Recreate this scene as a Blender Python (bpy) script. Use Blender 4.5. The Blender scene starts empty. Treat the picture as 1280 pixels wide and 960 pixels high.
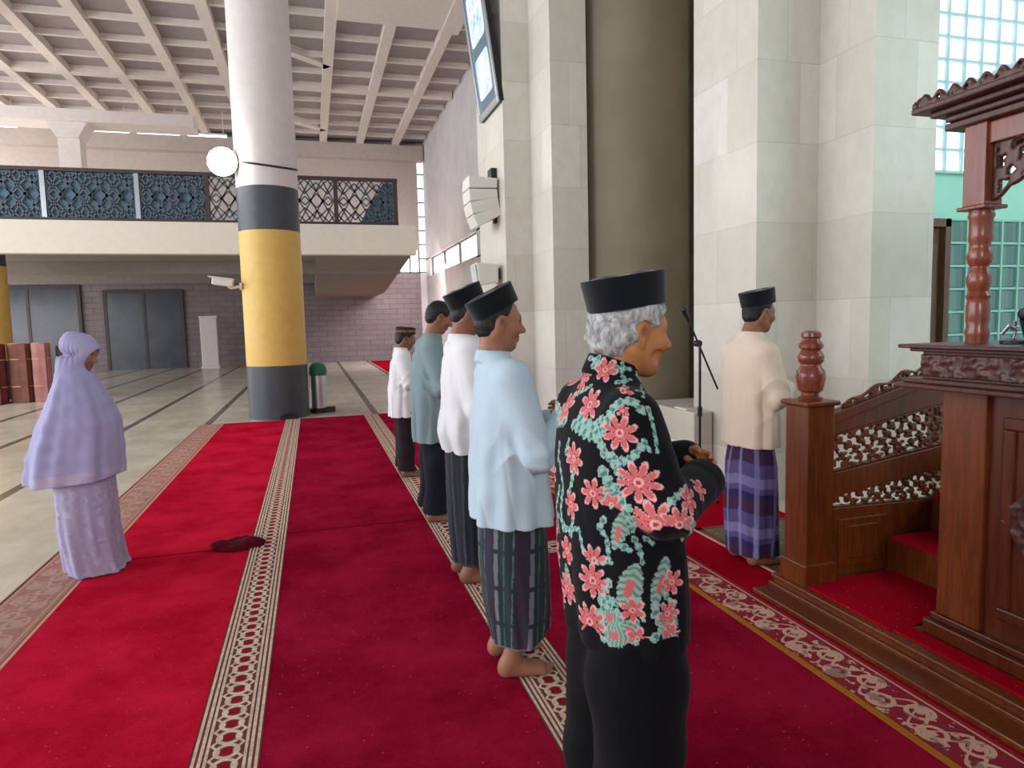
import bpy, math, random
import numpy as np
from mathutils import Matrix, Vector
random.seed(7)
SC = bpy.context.scene
COL = SC.collection

# ---------------------------------------------------------------- camera, world, light, exposure
cam_d = bpy.data.cameras.new('camera')
cam = bpy.data.objects.new('camera', cam_d); COL.objects.link(cam)
cam_d.sensor_width = 36.0
cam_d.lens = 850.0 / 1280.0 * 36.0
cam_d.clip_start = 0.05; cam_d.clip_end = 200
cr, cd, cf = (0.9593, -0.2814, -0.0245), (-0.0491, -0.0806, -0.9955), (0.2782, 0.9562, -0.0911)
cam.matrix_world = Matrix(((cr[0], -cd[0], -cf[0], 0.0), (cr[1], -cd[1], -cf[1], 0.0), (cr[2], -cd[2], -cf[2], 1.52), (0, 0, 0, 1)))
SC.camera = cam
SC.view_settings.view_transform = 'Standard'
SC.view_settings.look = 'None'
SC.view_settings.gamma = 1.0
SC.view_settings.use_curve_mapping = False
SC.view_settings.exposure = 0.12
SC.cycles.use_denoising = True
SC.cycles.max_bounces = 6
SC.cycles.diffuse_bounces = 4
SC.cycles.glossy_bounces = 3
SC.cycles.transmission_bounces = 4
SC.cycles.sample_clamp_indirect = 4.0

world = bpy.data.worlds.new('world'); SC.world = world
world.use_nodes = True
bg = world.node_tree.nodes['Background']
bg.inputs[0].default_value = (0.80, 0.90, 1.0, 1)
bg.inputs[1].default_value = 0.75

def area(name, loc, target, sx, sy, power, color):
    d = bpy.data.lights.new(name, 'AREA'); d.shape = 'RECTANGLE'; d.size = sx; d.size_y = sy
    d.energy = power; d.color = color
    o = bpy.data.objects.new(name, d); COL.objects.link(o)
    o.location = loc
    o.rotation_euler = (Vector(target) - Vector(loc)).to_track_quat('-Z', 'Y').to_euler()
    return o
# daylight through the open arcade on the left and behind the prayer rows, plus an added mihrab fill
area('daylight_arcade', (-13.5, 7, 4.2), (2, 6.5, 1.0), 16, 6, 1800, (0.86, 0.93, 1.0))
area('daylight_rear', (-3.2, -7, 3.9), (2.2, 3, 0.8), 3.0, 2.4, 230, (1.0, 0.95, 0.88))
area('daylight_far_arcade', (-13.5, 24, 6.6), (4, 24, 5.5), 14, 3.5, 1000, (0.95, 0.96, 1.0))
area('daylight_under_balcony', (-13.5, 23, 1.7), (0, 24, 0.6), 12, 2.6, 520, (0.95, 0.95, 1.0))
area('mihrab_mint_fill', (6.6, 0.6, 4.0), (4.6, 4.2, 2.4), 2.5, 2.5, 70, (0.70, 1.0, 0.92))  # added mint fill lamp to tint the last stone facet, source unseen
area('daylight_clerestory', (4.3, 25.5, 3.9), (0.5, 29.5, 1.2), 6, 0.9, 420, (1.0, 0.93, 0.97))

# ---------------------------------------------------------------- helpers
def s2l(c):
    c = np.asarray(c, float) / 255.0
    return np.where(c <= 0.04045, c / 12.92, ((c + 0.055) / 1.055) ** 2.4)
def rgb(*c):
    v = s2l(c); return (float(v[0]), float(v[1]), float(v[2]), 1.0)

class X:
    """one value in a node tree, with arithmetic"""
    def __init__(s, t, k): s.t = t; s.k = k
    def _m(s, op, *a):
        n = s.t.nodes.new('ShaderNodeMath'); n.operation = op
        for i, v in enumerate((s,) + a):
            if isinstance(v, X): s.t.links.new(v.k, n.inputs[i])
            else: n.inputs[i].default_value = v
        return X(s.t, n.outputs[0])
    def __add__(s, o): return s._m('ADD', o)
    __radd__ = __add__
    def __sub__(s, o): return s._m('SUBTRACT', o)
    def __rsub__(s, o): return s._m('MULTIPLY', -1.0)._m('ADD', o)
    def __mul__(s, o): return s._m('MULTIPLY', o)
    __rmul__ = __mul__
    def __truediv__(s, o): return s._m('DIVIDE', o)
    def sin(s): return s._m('SINE')
    def abs(s): return s._m('ABSOLUTE')
    def frac(s): return s._m('FRACT')
    def floor(s): return s._m('FLOOR')
    def sqrt(s): return s._m('SQRT')
    def lt(s, o): return s._m('LESS_THAN', o)
    def gt(s, o): return s._m('GREATER_THAN', o)
    def mn(s, o): return s._m('MINIMUM', o)
    def mx(s, o): return s._m('MAXIMUM', o)

class M:
    """material builder"""
    def __init__(s, name, rough=0.6, spec=0.3, metal=0.0):
        s.m = bpy.data.materials.new(name); s.m.use_nodes = True
        s.t = s.m.node_tree; s.b = s.t.nodes['Principled BSDF']
        s.b.inputs['Roughness'].default_value = rough
        s.b.inputs['Specular IOR Level'].default_value = spec
        s.b.inputs['Metallic'].default_value = metal
        tc = s.t.nodes.new('ShaderNodeTexCoord'); s.obj = tc.outputs['Object']
        sp = s.t.nodes.new('ShaderNodeSeparateXYZ'); s.t.links.new(s.obj, sp.inputs[0])
        s.x, s.y, s.z = (X(s.t, sp.outputs[i]) for i in range(3))
    def noise(s, scale, detail=3, rough=0.5, vec=None, stretch=None):
        n = s.t.nodes.new('ShaderNodeTexNoise'); n.inputs['Scale'].default_value = scale
        n.inputs['Detail'].default_value = detail; n.inputs['Roughness'].default_value = rough
        src = vec or s.obj
        if stretch:
            mp = s.t.nodes.new('ShaderNodeMapping'); s.t.links.new(src, mp.inputs[0])
            mp.inputs['Scale'].default_value = stretch; src = mp.outputs[0]
        s.t.links.new(src, n.inputs['Vector'])
        return X(s.t, n.outputs[0])
    def voronoi(s, scale, feature='F1', vec=None):
        n = s.t.nodes.new('ShaderNodeTexVoronoi'); n.feature = feature; n.inputs['Scale'].default_value = scale
        s.t.links.new(vec or s.obj, n.inputs['Vector'])
        return X(s.t, n.outputs['Distance'])
    def mix(s, f, a, b):
        n = s.t.nodes.new('ShaderNodeMix'); n.data_type = 'RGBA'
        for v, i in ((f, 0), (a, 6), (b, 7)):
            if isinstance(v, X): s.t.links.new(v.k, n.inputs[i])
            elif isinstance(v, (int, float)): n.inputs[i].default_value = v
            elif isinstance(v, bpy.types.NodeSocket): s.t.links.new(v, n.inputs[i])
            else: n.inputs[i].default_value = v
        return n.outputs[2]
    def attr(s, name='Col'):
        n = s.t.nodes.new('ShaderNodeAttribute'); n.attribute_name = name; return n.outputs['Color']
    def color(s, c):
        if isinstance(c, bpy.types.NodeSocket): s.t.links.new(c, s.b.inputs['Base Color'])
        else: s.b.inputs['Base Color'].default_value = c
        return s
    def bump(s, h, strength=0.3, dist=0.01):
        n = s.t.nodes.new('ShaderNodeBump'); n.inputs['Strength'].default_value = strength
        n.inputs['Distance'].default_value = dist
        s.t.links.new(h.k, n.inputs['Height']); s.t.links.new(n.outputs[0], s.b.inputs['Normal']); return s
    def emit(s, c, strength):
        if isinstance(c, bpy.types.NodeSocket): s.t.links.new(c, s.b.inputs['Emission Color'])
        else: s.b.inputs['Emission Color'].default_value = c
        s.b.inputs['Emission Strength'].default_value = strength; return s

def ramp(v, lo, hi):            # smooth 0..1
    n = v.t.nodes.new('ShaderNodeMapRange'); n.interpolation_type = 'SMOOTHSTEP'
    n.inputs[1].default_value = lo; n.inputs[2].default_value = hi
    v.t.links.new(v.k, n.inputs[0]); return X(v.t, n.outputs[0])

def simple(name, c, rough=0.6, spec=0.3, metal=0.0, var=0.12, scale=6.0, bump=0.0, bscale=60.0):
    m = M(name, rough, spec, metal)
    c = np.array(c[:3]); d = tuple(c * (1 - var)) + (1.0,); e = tuple(np.minimum(c * (1 + var), 1)) + (1.0,)
    m.color(m.mix(ramp(m.noise(scale), 0.3, 0.7), d, e))
    if bump: m.bump(m.noise(bscale, 2), bump, 0.004)
    return m.m

class MB:
    """collects shapes into one mesh"""
    def __init__(s): s.v = []; s.f = []; s.T = Matrix.Identity(4)
    def add(s, vs, fs):
        o = len(s.v); s.v += [tuple(s.T @ Vector(p)) for p in vs]; s.f += [tuple(i + o for i in f) for f in fs]; return s
    def box(s, lo, hi):
        x0, y0, z0 = lo; x1, y1, z1 = hi
        return s.add([(x0,y0,z0),(x1,y0,z0),(x1,y1,z0),(x0,y1,z0),(x0,y0,z1),(x1,y0,z1),(x1,y1,z1),(x0,y1,z1)],
                     [(3,2,1,0),(4,5,6,7),(0,1,5,4),(1,2,6,5),(2,3,7,6),(3,0,4,7)])
    def bar(s, a, b, w, d, up=(0, 0, 1)):      # square bar from a to b
        a, b = Vector(a), Vector(b); t = (b - a).normalized(); u = Vector(up)
        if abs(t.dot(u)) > 0.99: u = Vector((1, 0, 0))
        r = t.cross(u).normalized() * (w / 2); q = r.cross(t).normalized() * (d / 2)
        vs = [tuple(p + i * r + j * q) for p in (a, b) for i, j in ((-1,-1),(1,-1),(1,1),(-1,1))]
        return s.add(vs, [(0,1,2,3),(7,6,5,4),(4,5,1,0),(5,6,2,1),(6,7,3,2),(7,4,0,3)])
    def lathe(s, prof, c=(0, 0, 0), n=32, M4=None, sx=1.0, sy=1.0):
        vs, fs = [], []
        for r, z in prof:
            for i in range(n):
                a = 2 * math.pi * i / n
                p = Vector((r * sx * math.cos(a), r * sy * math.sin(a), z))
                if M4: p = M4 @ p
                vs.append((p[0] + c[0], p[1] + c[1], p[2] + c[2]))
        for j in range(len(prof) - 1):
            for i in range(n):
                k = (i + 1) % n
                fs.append((j*n+i, j*n+k, (j+1)*n+k, (j+1)*n+i))
        fs.append(tuple(reversed(range(n)))); fs.append(tuple((len(prof)-1)*n + i for i in range(n)))
        return s.add(vs, fs)
    def cyl(s, a, b, r0, r1=None, n=16):
        a, b = Vector(a), Vector(b); d = b - a
        q = d.to_track_quat('Z', 'Y').to_matrix().to_4x4()
        return s.lathe([(r0, 0), (r0 if r1 is None else r1, d.length)], tuple(a), n, q)
    def tube(s, pts, r, n=8):
        for a, b in zip(pts[:-1], pts[1:]):
            s.cyl(a, b, r, r, n)
        return s
    def prism(s, poly, lo, hi, axis=1):        # 2D polygon extruded along an axis
        def P(p, t):
            return {0: (t, p[0], p[1]), 1: (p[0], t, p[1]), 2: (p[0], p[1], t)}[axis]
        n = len(poly)
        vs = [P(p, lo) for p in poly] + [P(p, hi) for p in poly]
        fs = [tuple(range(n)), tuple(reversed(range(n, 2*n)))] + [(i, n+i, n+(i+1)%n, (i+1)%n) for i in range(n)]
        return s.add(vs, fs)
    def build(s, name, mat, parent=None, smooth=False, bevel=0.0, loc=None):
        me = bpy.data.meshes.new(name); me.from_pydata(s.v, [], s.f); me.update()
        import bmesh
        bm = bmesh.new(); bm.from_mesh(me); bmesh.ops.recalc_face_normals(bm, faces=bm.faces[:]); bm.to_mesh(me); bm.free()
        me.materials.append(mat)
        o = bpy.data.objects.new(name, me); COL.objects.link(o)
        if smooth:
            for p in me.polygons: p.use_smooth = True
            md = o.modifiers.new('edges', 'EDGE_SPLIT'); md.split_angle = math.radians(38)
        if bevel:
            md = o.modifiers.new('bevel', 'BEVEL'); md.width = bevel; md.segments = 2; md.limit_method = 'ANGLE'
        if parent: o.parent = parent
        if loc: o.location = loc
        return o

def tag(o, label=None, cat=None, group=None, kind=None):
    if label: o['label'] = label
    if cat: o['category'] = cat
    if group: o['group'] = group
    if kind: o['kind'] = kind
    return o
def thing(name, loc, label, cat, group=None, rz=0.0):
    o = bpy.data.objects.new(name, None); COL.objects.link(o); o.location = loc; o.rotation_euler = (0, 0, rz)
    o.empty_display_size = 0.1
    return tag(o, label, cat, group)
def struct(o): o['kind'] = 'structure'; return o
def copy_thing(o, loc, label=None):
    c = o.copy(); COL.objects.link(c); c.location = loc
    if label: c['label'] = label
    for ch in [q for q in bpy.data.objects if q.parent == o]:
        d = ch.copy(); COL.objects.link(d); d.parent = c
    return c

# ---------------------------------------------------------------- implicit surfaces for bodies, cloth and carving
def smin(a, b, k):
    if k <= 0: return np.minimum(a, b)
    h = np.maximum(k - np.abs(a - b), 0) / k
    return np.minimum(a, b) - h * h * k * 0.25
class F:
    def __init__(s, lo, hi, h):
        s.o = np.array(lo, float); s.h = h
        s.n = np.ceil((np.array(hi, float) - s.o) / h).astype(int) + 1
        s.a = np.full(tuple(s.n), 0.12, np.float32)
    def view(s, lo, hi, m):
        i0 = np.clip(np.floor((np.array(lo) - m - s.o) / s.h).astype(int), 0, s.n)
        i1 = np.clip(np.ceil((np.array(hi) + m - s.o) / s.h).astype(int) + 1, 0, s.n)
        sl = tuple(slice(a, b) for a, b in zip(i0, i1))
        ax = [(s.o[i] + s.h * np.arange(i0[i], i1[i])).astype(np.float32) for i in range(3)]
        return sl, ax[0][:, None, None], ax[1][None, :, None], ax[2][None, None, :]
    def put(s, sl, d, k, op):
        if op == 'u': s.a[sl] = smin(s.a[sl], d, k)
        elif op == 's': s.a[sl] = -smin(-s.a[sl], d, k)
        elif op == 'i': s.a[sl] = -smin(-s.a[sl], -d, k)
    def ell(s, c, r, k=0.0, op='u', R=None):
        c = np.array(c, float); r = np.array(r, float); m = float(r.max())
        sl, x, y, z = s.view(c - m, c + m, k + 2.5 * s.h)
        x, y, z = x - c[0], y - c[1], z - c[2]
        if R is not None:
            x, y, z = (R[0, i] * x + R[1, i] * y + R[2, i] * z for i in range(3))
        q = np.sqrt((x / r[0]) ** 2 + (y / r[1]) ** 2 + (z / r[2]) ** 2)
        g = np.sqrt((x / r[0]**2) ** 2 + (y / r[1]**2) ** 2 + (z / r[2]**2) ** 2) + 1e-6
        s.put(sl, q * (q - 1) / g, k, op)
    def cone(s, a, b, ra, rb, k=0.0, op='u'):
        a = np.array(a, float); b = np.array(b, float); m = max(ra, rb)
        sl, x, y, z = s.view(np.minimum(a, b) - m, np.maximum(a, b) + m, k + 2.5 * s.h)
        d = b - a; L = max(float(d @ d), 1e-9)
        t = np.clip(((x - a[0]) * d[0] + (y - a[1]) * d[1] + (z - a[2]) * d[2]) / L, 0, 1)
        q = np.sqrt((x - a[0] - t * d[0]) ** 2 + (y - a[1] - t * d[1]) ** 2 + (z - a[2] - t * d[2]) ** 2)
        s.put(sl, q - (ra + (rb - ra) * t), k, op)
    def chain(s, pts, rs, k=0.0):
        for i in range(len(pts) - 1): s.cone(pts[i], pts[i + 1], rs[i], rs[i + 1], k)
    def loft(s, prof, k=0.0, p=2.3, fold=None, z0=None, z1=None):
        """prof rows: z, x back, x front, half width, y centre; elliptical sections stacked along z"""
        P = np.array([r if len(r) == 5 else tuple(r) + (0.0,) for r in prof], float); P = P[np.argsort(P[:, 0])]
        lo = (P[:, 1].min(), -P[:, 3].max() - abs(P[:, 4]).max(), P[0, 0]); hi = (P[:, 2].max(), P[:, 3].max() + abs(P[:, 4]).max(), P[-1, 0])
        sl, x, y, z = s.view(lo, hi, k + 0.03)
        zz = z.ravel()
        def sm(col):      # smooth interpolation along z
            v = np.interp(zz, P[:, 0], P[:, col]); n = max(3, int(0.05 / s.h)) | 1
            w = np.hanning(n + 2)[1:-1]; w /= w.sum()
            return np.convolve(np.pad(v, n // 2, 'edge'), w, 'valid')[None, None, :]
        xb, xf, hw, yc = sm(1), sm(2), sm(3), sm(4)
        cx, rx = (xb + xf) / 2, np.maximum((xf - xb) / 2, 1e-3)
        X_, Y_ = (x - cx), (y - yc)
        q = (np.abs(X_ / rx) ** p + np.abs(Y_ / hw) ** p) ** (1 / p)
        d = (q - 1) * np.minimum(rx, hw)
        if fold is not None: d = d + fold(np.arctan2(Y_ / hw, X_ / rx), z, x, y)
        a = P[0, 0] if z0 is None else z0; b = P[-1, 0] if z1 is None else z1
        d = np.maximum(d, np.maximum(a - z, z - b))
        s.put(sl, d.astype(np.float32), k, 'u')
    def cut(s, n, dd, k=0.0):        # keep the side where n.p <= dd
        sl, x, y, z = s.view(s.o, s.o + s.n * s.h, 0)
        s.put(sl, (n[0] * x + n[1] * y + n[2] * z - dd).astype(np.float32), k, 'i')
    def warp(s, fn):
        sl, x, y, z = s.view(s.o, s.o + s.n * s.h, 0); s.a[sl] += fn(x, y, z).astype(np.float32)
    def nets(s):
        A = s.a.copy()
        for ax in range(3):
            for e in (0, -1):
                ix = [slice(None)] * 3; ix[ax] = e; A[tuple(ix)] = 0.1
        S = A < 0
        c = sum(S[i:S.shape[0]-1+i, j:S.shape[1]-1+j, k:S.shape[2]-1+k].astype(np.int8) for i in (0,1) for j in (0,1) for k in (0,1))
        act = (c > 0) & (c < 8)
        ijk = np.argwhere(act); idx = np.full(act.shape, -1, np.int64); idx[act] = np.arange(len(ijk))
        acc = np.zeros((len(ijk), 3)); cnt = np.zeros(len(ijk))
        cs = [np.array(q) for q in ((0,0,0),(1,0,0),(0,1,0),(1,1,0),(0,0,1),(1,0,1),(0,1,1),(1,1,1))]
        val = [A[tuple((ijk + q).T)].astype(float) for q in cs]
        for i in range(8):
            for j in range(i + 1, 8):
                if np.abs(cs[i] - cs[j]).sum() != 1: continue
                m = (val[i] < 0) != (val[j] < 0)
                t = np.where(m, val[i] / np.where(m, val[i] - val[j], 1), 0)
                acc += m[:, None] * (cs[i] + t[:, None] * (cs[j] - cs[i])); cnt += m
        V = s.o + s.h * (ijk + acc / cnt[:, None])
        Q = []
        for ax in range(3):
            b, g = (ax + 1) % 3, (ax + 2) % 3
            s0 = [slice(1, -1)] * 3; s1 = [slice(1, -1)] * 3
            s0[ax] = slice(0, -1); s1[ax] = slice(1, None)
            e0, e1 = S[tuple(s0)], S[tuple(s1)]
            loc = np.argwhere(e0 != e1); sg = e0[tuple(loc.T)]
            off = np.ones(3, int); off[ax] = 0; loc = loc + off
            def cell(db, dg):
                q = loc.copy(); q[:, b] -= db; q[:, g] -= dg; return idx[tuple(q.T)]
            q = np.stack([cell(1, 1), cell(0, 1), cell(0, 0), cell(1, 0)], 1)
            q[~sg] = q[~sg][:, ::-1]
            Q.append(q)
        return V, np.concatenate(Q)
    def build(s, name, mat, parent=None, col=None, drop=0.0, relax=0):
        V, Q = s.nets()
        for _ in range(relax):
            acc = np.zeros_like(V); n = np.zeros(len(V))
            for i in range(4):
                a, b = Q[:, i], Q[:, (i + 1) % 4]
                np.add.at(acc, a, V[b]); np.add.at(n, a, 1); np.add.at(acc, b, V[a]); np.add.at(n, b, 1)
            V = 0.5 * V + 0.5 * acc / np.maximum(n, 1)[:, None]
        return mesh_np(name, V, Q, mat, parent, col)
def mesh_np(name, V, Q, mat, parent=None, col=None):
    me = bpy.data.meshes.new(name)
    me.vertices.add(len(V)); me.vertices.foreach_set('co', V.astype(np.float32).ravel())
    me.loops.add(Q.size); me.loops.foreach_set('vertex_index', Q.astype(np.int32).ravel())
    me.polygons.add(len(Q)); me.polygons.foreach_set('loop_start', np.arange(0, Q.size, Q.shape[1], dtype=np.int32))
    me.update(calc_edges=True); me.validate()
    me.polygons.foreach_set('use_smooth', np.ones(len(me.polygons), bool))
    if col is not None:
        c = col(V) if callable(col) else col
        at = me.color_attributes.new('Col', 'FLOAT_COLOR', 'POINT')
        at.data.foreach_set('color', np.concatenate([c, np.ones((len(c), 1))], 1).astype(np.float32).ravel())
    me.materials.append(mat)
    o = bpy.data.objects.new(name, me); COL.objects.link(o)
    if parent: o.parent = parent
    return o
_rn = np.random.RandomState(3)
class Noise:
    def __init__(s, freq, n=10, seed=0):
        r = np.random.RandomState(seed); d = r.normal(size=(n, 3)); d /= np.linalg.norm(d, axis=1)[:, None]
        s.k = d * freq * r.uniform(0.6, 1.5, (n, 1)); s.p = r.uniform(0, 6.28, n)
    def __call__(s, x, y, z):
        return sum(np.sin(k[0]*x + k[1]*y + k[2]*z + p) for k, p in zip(s.k, s.p)) / math.sqrt(len(s.p))

# ---------------------------------------------------------------- materials of the place
def stone_mat():
    m = M('stone_cladding', 0.35, 0.4)
    def course(u, off):
        row = (m.z / 0.62 + off).floor()
        seam = (m.z / 0.62 + off).frac()
        sh = ((row * 12.9898 + off * 3).sin() * 43758.5).frac()
        v = (u / 0.9 + sh).frac()
        cell = (((u / 0.9 + sh).floor() * 78.233 + row * 37.719).sin() * 43758.5).frac()
        joint = seam.lt(0.012).mx(v.lt(0.008))
        return cell, joint
    cell, joint = course(m.x + m.y, 0.37)
    n = ramp(m.noise(2.2, 5, 0.6), 0.3, 0.72); n2 = ramp(m.noise(9, 4, 0.6, stretch=(1, 1, 0.8)), 0.35, 0.7)
    c = m.mix(cell * 0.75 + n * 0.25, rgb(204, 198, 184), rgb(226, 222, 214))
    c = m.mix(n2 * 0.22, c, rgb(192, 180, 158))
    c = m.mix(joint * 0.30, c, rgb(150, 144, 134))
    m.color(c); m.bump(n2, 0.04, 0.004)
    return m.m
MAT = {}
MAT['stone'] = stone_mat()
MAT['paint_white'] = simple('white_paint', rgb(226, 216, 212), 0.55, 0.3, var=0.03)
MAT['paint_yellow'] = simple('yellow_paint', rgb(222, 182, 96), 0.45, 0.35, var=0.04)
MAT['paint_grey'] = simple('grey_paint', rgb(72, 76, 80), 0.4, 0.35, var=0.06)
MAT['olive'] = simple('olive_render', rgb(134, 124, 104), 0.7, 0.2, var=0.07, scale=2.0, bump=0.05)
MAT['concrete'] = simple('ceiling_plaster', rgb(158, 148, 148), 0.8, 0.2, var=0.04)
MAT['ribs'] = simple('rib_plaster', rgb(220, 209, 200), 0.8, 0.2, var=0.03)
MAT['pale_blue'] = simple('pale_blue_paint', rgb(186, 214, 224), 0.45, 0.3, var=0.03)
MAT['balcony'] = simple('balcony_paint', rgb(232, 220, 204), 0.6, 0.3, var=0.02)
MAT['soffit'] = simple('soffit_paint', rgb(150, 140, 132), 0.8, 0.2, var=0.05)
MAT['upper'] = simple('upper_wall_paint', rgb(184, 172, 164), 0.8, 0.2, var=0.04)
MAT['green'] = simple('mint_paint', rgb(168, 226, 208), 0.5, 0.3, var=0.03)
MAT['lilac'] = simple('lilac_wall_paint', rgb(208, 203, 204), 0.7, 0.2, var=0.06, scale=1.2)
MAT['dark_metal'] = simple('dark_bronze_metal', rgb(70, 58, 56), 0.45, 0.4, var=0.08)
MAT['chrome'] = simple('brushed_steel', rgb(198, 202, 206), 0.28, 0.5, 0.9, var=0.04)
MAT['white_plastic'] = simple('white_plastic', rgb(222, 219, 208), 0.45, 0.4, var=0.02)
MAT['black'] = simple('black_plastic', rgb(24, 25, 28), 0.45, 0.4, var=0.08)
MAT['teal'] = simple('teal_panel', rgb(92, 118, 138), 0.5, 0.3, var=0.08)
MAT['lattice'] = simple('lattice_paint', rgb(88, 98, 108), 0.5, 0.4, var=0.06)
MAT['bin_green'] = simple('green_plastic', rgb(36, 112, 84), 0.45, 0.4, var=0.06)

def brick_wall_mat():
    m = M('dusky_stone_wall', 0.6, 0.25)
    b = m.t.nodes.new('ShaderNodeTexBrick'); b.inputs['Scale'].default_value = 1.0
    b.inputs['Brick Width'].default_value = 0.6; b.inputs['Row Height'].default_value = 0.22; b.inputs['Mortar Size'].default_value = 0.012
    b.inputs['Color1'].default_value = rgb(142, 128, 128); b.inputs['Color2'].default_value = rgb(128, 115, 117); b.inputs['Mortar'].default_value = rgb(96, 86, 88)
    cb = m.t.nodes.new('ShaderNodeCombineXYZ'); m.t.links.new((m.x + m.y).k, cb.inputs[0]); m.t.links.new(m.z.k, cb.inputs[1])
    m.t.links.new(cb.outputs[0], b.inputs['Vector'])
    m.color(m.mix(ramp(m.noise(0.7, 4), 0.3, 0.7) * 0.4, b.outputs['Color'], rgb(140, 128, 132)))
    return m.m
MAT['wall'] = brick_wall_mat()

def floor_mat():
    m = M('polished_marble', 0.22, 0.35)
    n = ramp(m.noise(0.9, 6, 0.65), 0.32, 0.68); n2 = ramp(m.noise(5, 5, 0.7, stretch=(1, 0.35, 1)), 0.35, 0.7)
    c = m.mix(n, rgb(204, 192, 170), rgb(226, 217, 200))
    c = m.mix(n2 * 0.25, c, rgb(160, 148, 128))
    line = None
    for x0 in (-7.75, -6.53, -5.32, -4.1, -2.87, -1.68, 0.98, 2.2):
        l = (m.x - x0).abs().lt(0.055); line = l if line is None else line.mx(l)
    joint = ((m.y / 0.61).frac().lt(0.006)).mx((m.x / 0.61).frac().lt(0.006))
    c = m.mix(joint * 0.25, c, rgb(140, 130, 116))
    c = m.mix(line * 0.9, c, rgb(78, 74, 70))
    m.color(c)
    return m.m
MAT['floor'] = floor_mat()

def pile(name, a, b, seam_y=None):
    m = M(name, 1.0, 0.0)
    n = ramp(m.noise(1.9, 5, 0.65), 0.32, 0.68); f = ramp(m.noise(90, 3), 0.3, 0.7)
    c = m.mix(n * 0.75 + f * 0.25, a, b)
    if seam_y is not None:
        s = (m.y - seam_y).abs().lt(0.012); c = m.mix(s * 0.7, c, rgb(70, 8, 18))
    lint = m.voronoi(21).lt(0.075); c = m.mix(lint * 0.45, c, rgb(220, 116, 116))
    m.color(c); m.bump(m.noise(220, 1), 0.25, 0.004)
    m.b.inputs['Sheen Weight'].default_value = 0.0
    return m.m
MAT['pile_bright'] = pile('crimson_pile', rgb(168, 14, 40), rgb(208, 34, 62), 4.93)
MAT['pile_deep'] = pile('deep_red_pile', rgb(126, 11, 38), rgb(164, 27, 60), 5.15)
MAT['pile_plain'] = pile('red_pile', rgb(150, 10, 30), rgb(172, 18, 40))

def band_chain():          # interlaced cream chain of hexagonal links between stripes; x runs -0.5..0.5 across the band
    m = M('cream_chain_border', 0.95, 0.05)
    W, P = 0.235, 0.088
    ax = m.x.abs(); ph = (m.y / P).frac() - 0.5
    ex = m.x / 0.030; ey = ph * P / 0.030
    e = (ex * ex + ey * ey).sqrt()
    link = e.gt(1.0) * e.lt(1.55)
    ph2 = ((m.y / P + 0.5).frac() - 0.5).abs() * P
    diag = ((ax - 0.022 - ph.abs() * P * 0.75).abs()).lt(0.0065) * ax.lt(0.060)
    stripes = ((ax - 0.066).abs().lt(0.0055)).mx((ax - 0.085).abs().lt(0.006)).mx((ax - 0.106).abs().lt(0.0055))
    cream = link.mx(diag).mx(stripes)
    core = e.lt(0.75)
    c = m.mix(cream, rgb(112, 62, 56), m.mix(ramp(m.noise(40, 2), 0.3, 0.7), rgb(196, 172, 150), rgb(222, 202, 182)))
    c = m.mix(core * 1.0, c, rgb(142, 22, 42))
    m.color(c); m.bump(m.noise(220, 1), 0.25, 0.004)
    return m.m
MAT['chain'] = band_chain()
def band_scroll(name, W, ground, cream, edge, gold=None):
    m = M(name, 0.95, 0.05)
    u = m.x / W
    s = (m.y * 27.0).sin(); s2 = (m.y * 27.0 + 1.57).sin()
    vine = (u - s * 0.22).abs().lt(0.045).mx((u + s2 * 0.27).abs().lt(0.03))
    ph = ((m.y * 27.0 / math.pi).frac() - 0.5); sg = (m.y * 27.0 / math.pi).floor()
    par = ((sg * 0.5).frac() * 4.0 - 1.0)
    cy = ph * math.pi / 27.0 / W; cxo = u + par * 0.13
    r = (cxo * cxo + cy * cy).sqrt()
    curl = (r - 0.17).abs().lt(0.035).mx(r.lt(0.06))
    leaf = (m.noise(26, 2) - 0.62).gt(0.0)
    k = vine.mx(curl).mx(leaf) * u.abs().lt(0.36)
    line = (u.abs() - 0.40).abs().lt(0.018)
    c = m.mix(k.mx(line), ground, cream)
    c = m.mix((m.noise(14, 2).gt(0.6)) * u.abs().lt(0.33) * 0.55, c, edge)
    if gold: c = m.mix(u.lt(-0.38), c, gold)
    m.color(c); m.bump(m.noise(220, 1), 0.25, 0.004)
    return m.m
MAT['scroll'] = band_scroll('rose_scroll_border', 0.27, rgb(150, 44, 58), rgb(212, 172, 152), rgb(104, 84, 84), rgb(176, 118, 40))
MAT['faded'] = band_scroll('faded_floral_border', 0.32, rgb(166, 118, 110), rgb(184, 146, 130), rgb(146, 116, 104))
MAT['gold_line'] = simple('pale_gold_edging', rgb(206, 156, 128), 0.9, 0.05, var=0.05)

def wood_mat(name, a, b, rough=0.32):
    m = M(name, rough, 0.45)
    g = m.noise(3.0, 5, 0.65, stretch=(6, 6, 0.5)); w = (g * 34.0).sin()
    m.color(m.mix(ramp(w, -1, 1) * 0.6 + ramp(m.noise(2, 3), .3, .7) * 0.4, a, b))
    m.bump(g, 0.05, 0.003)
    return m.m
MAT['wood'] = wood_mat('varnished_teak', rgb(92, 42, 14), rgb(120, 58, 22))
MAT['wood_shaded'] = wood_mat('shaded_teak', rgb(74, 30, 12), rgb(98, 44, 20))  # teak again, darkened so the pulpit box's shade is in the colour
MAT['wood_dark'] = wood_mat('dark_carved_teak', rgb(66, 34, 30), rgb(90, 50, 42), 0.4)
MAT['wood_red'] = wood_mat('red_polished_teak', rgb(112, 54, 38), rgb(140, 72, 52), 0.22)
MAT['door_wood'] = wood_mat('brown_door_wood', rgb(92, 66, 50), rgb(116, 86, 66), 0.45)

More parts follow.
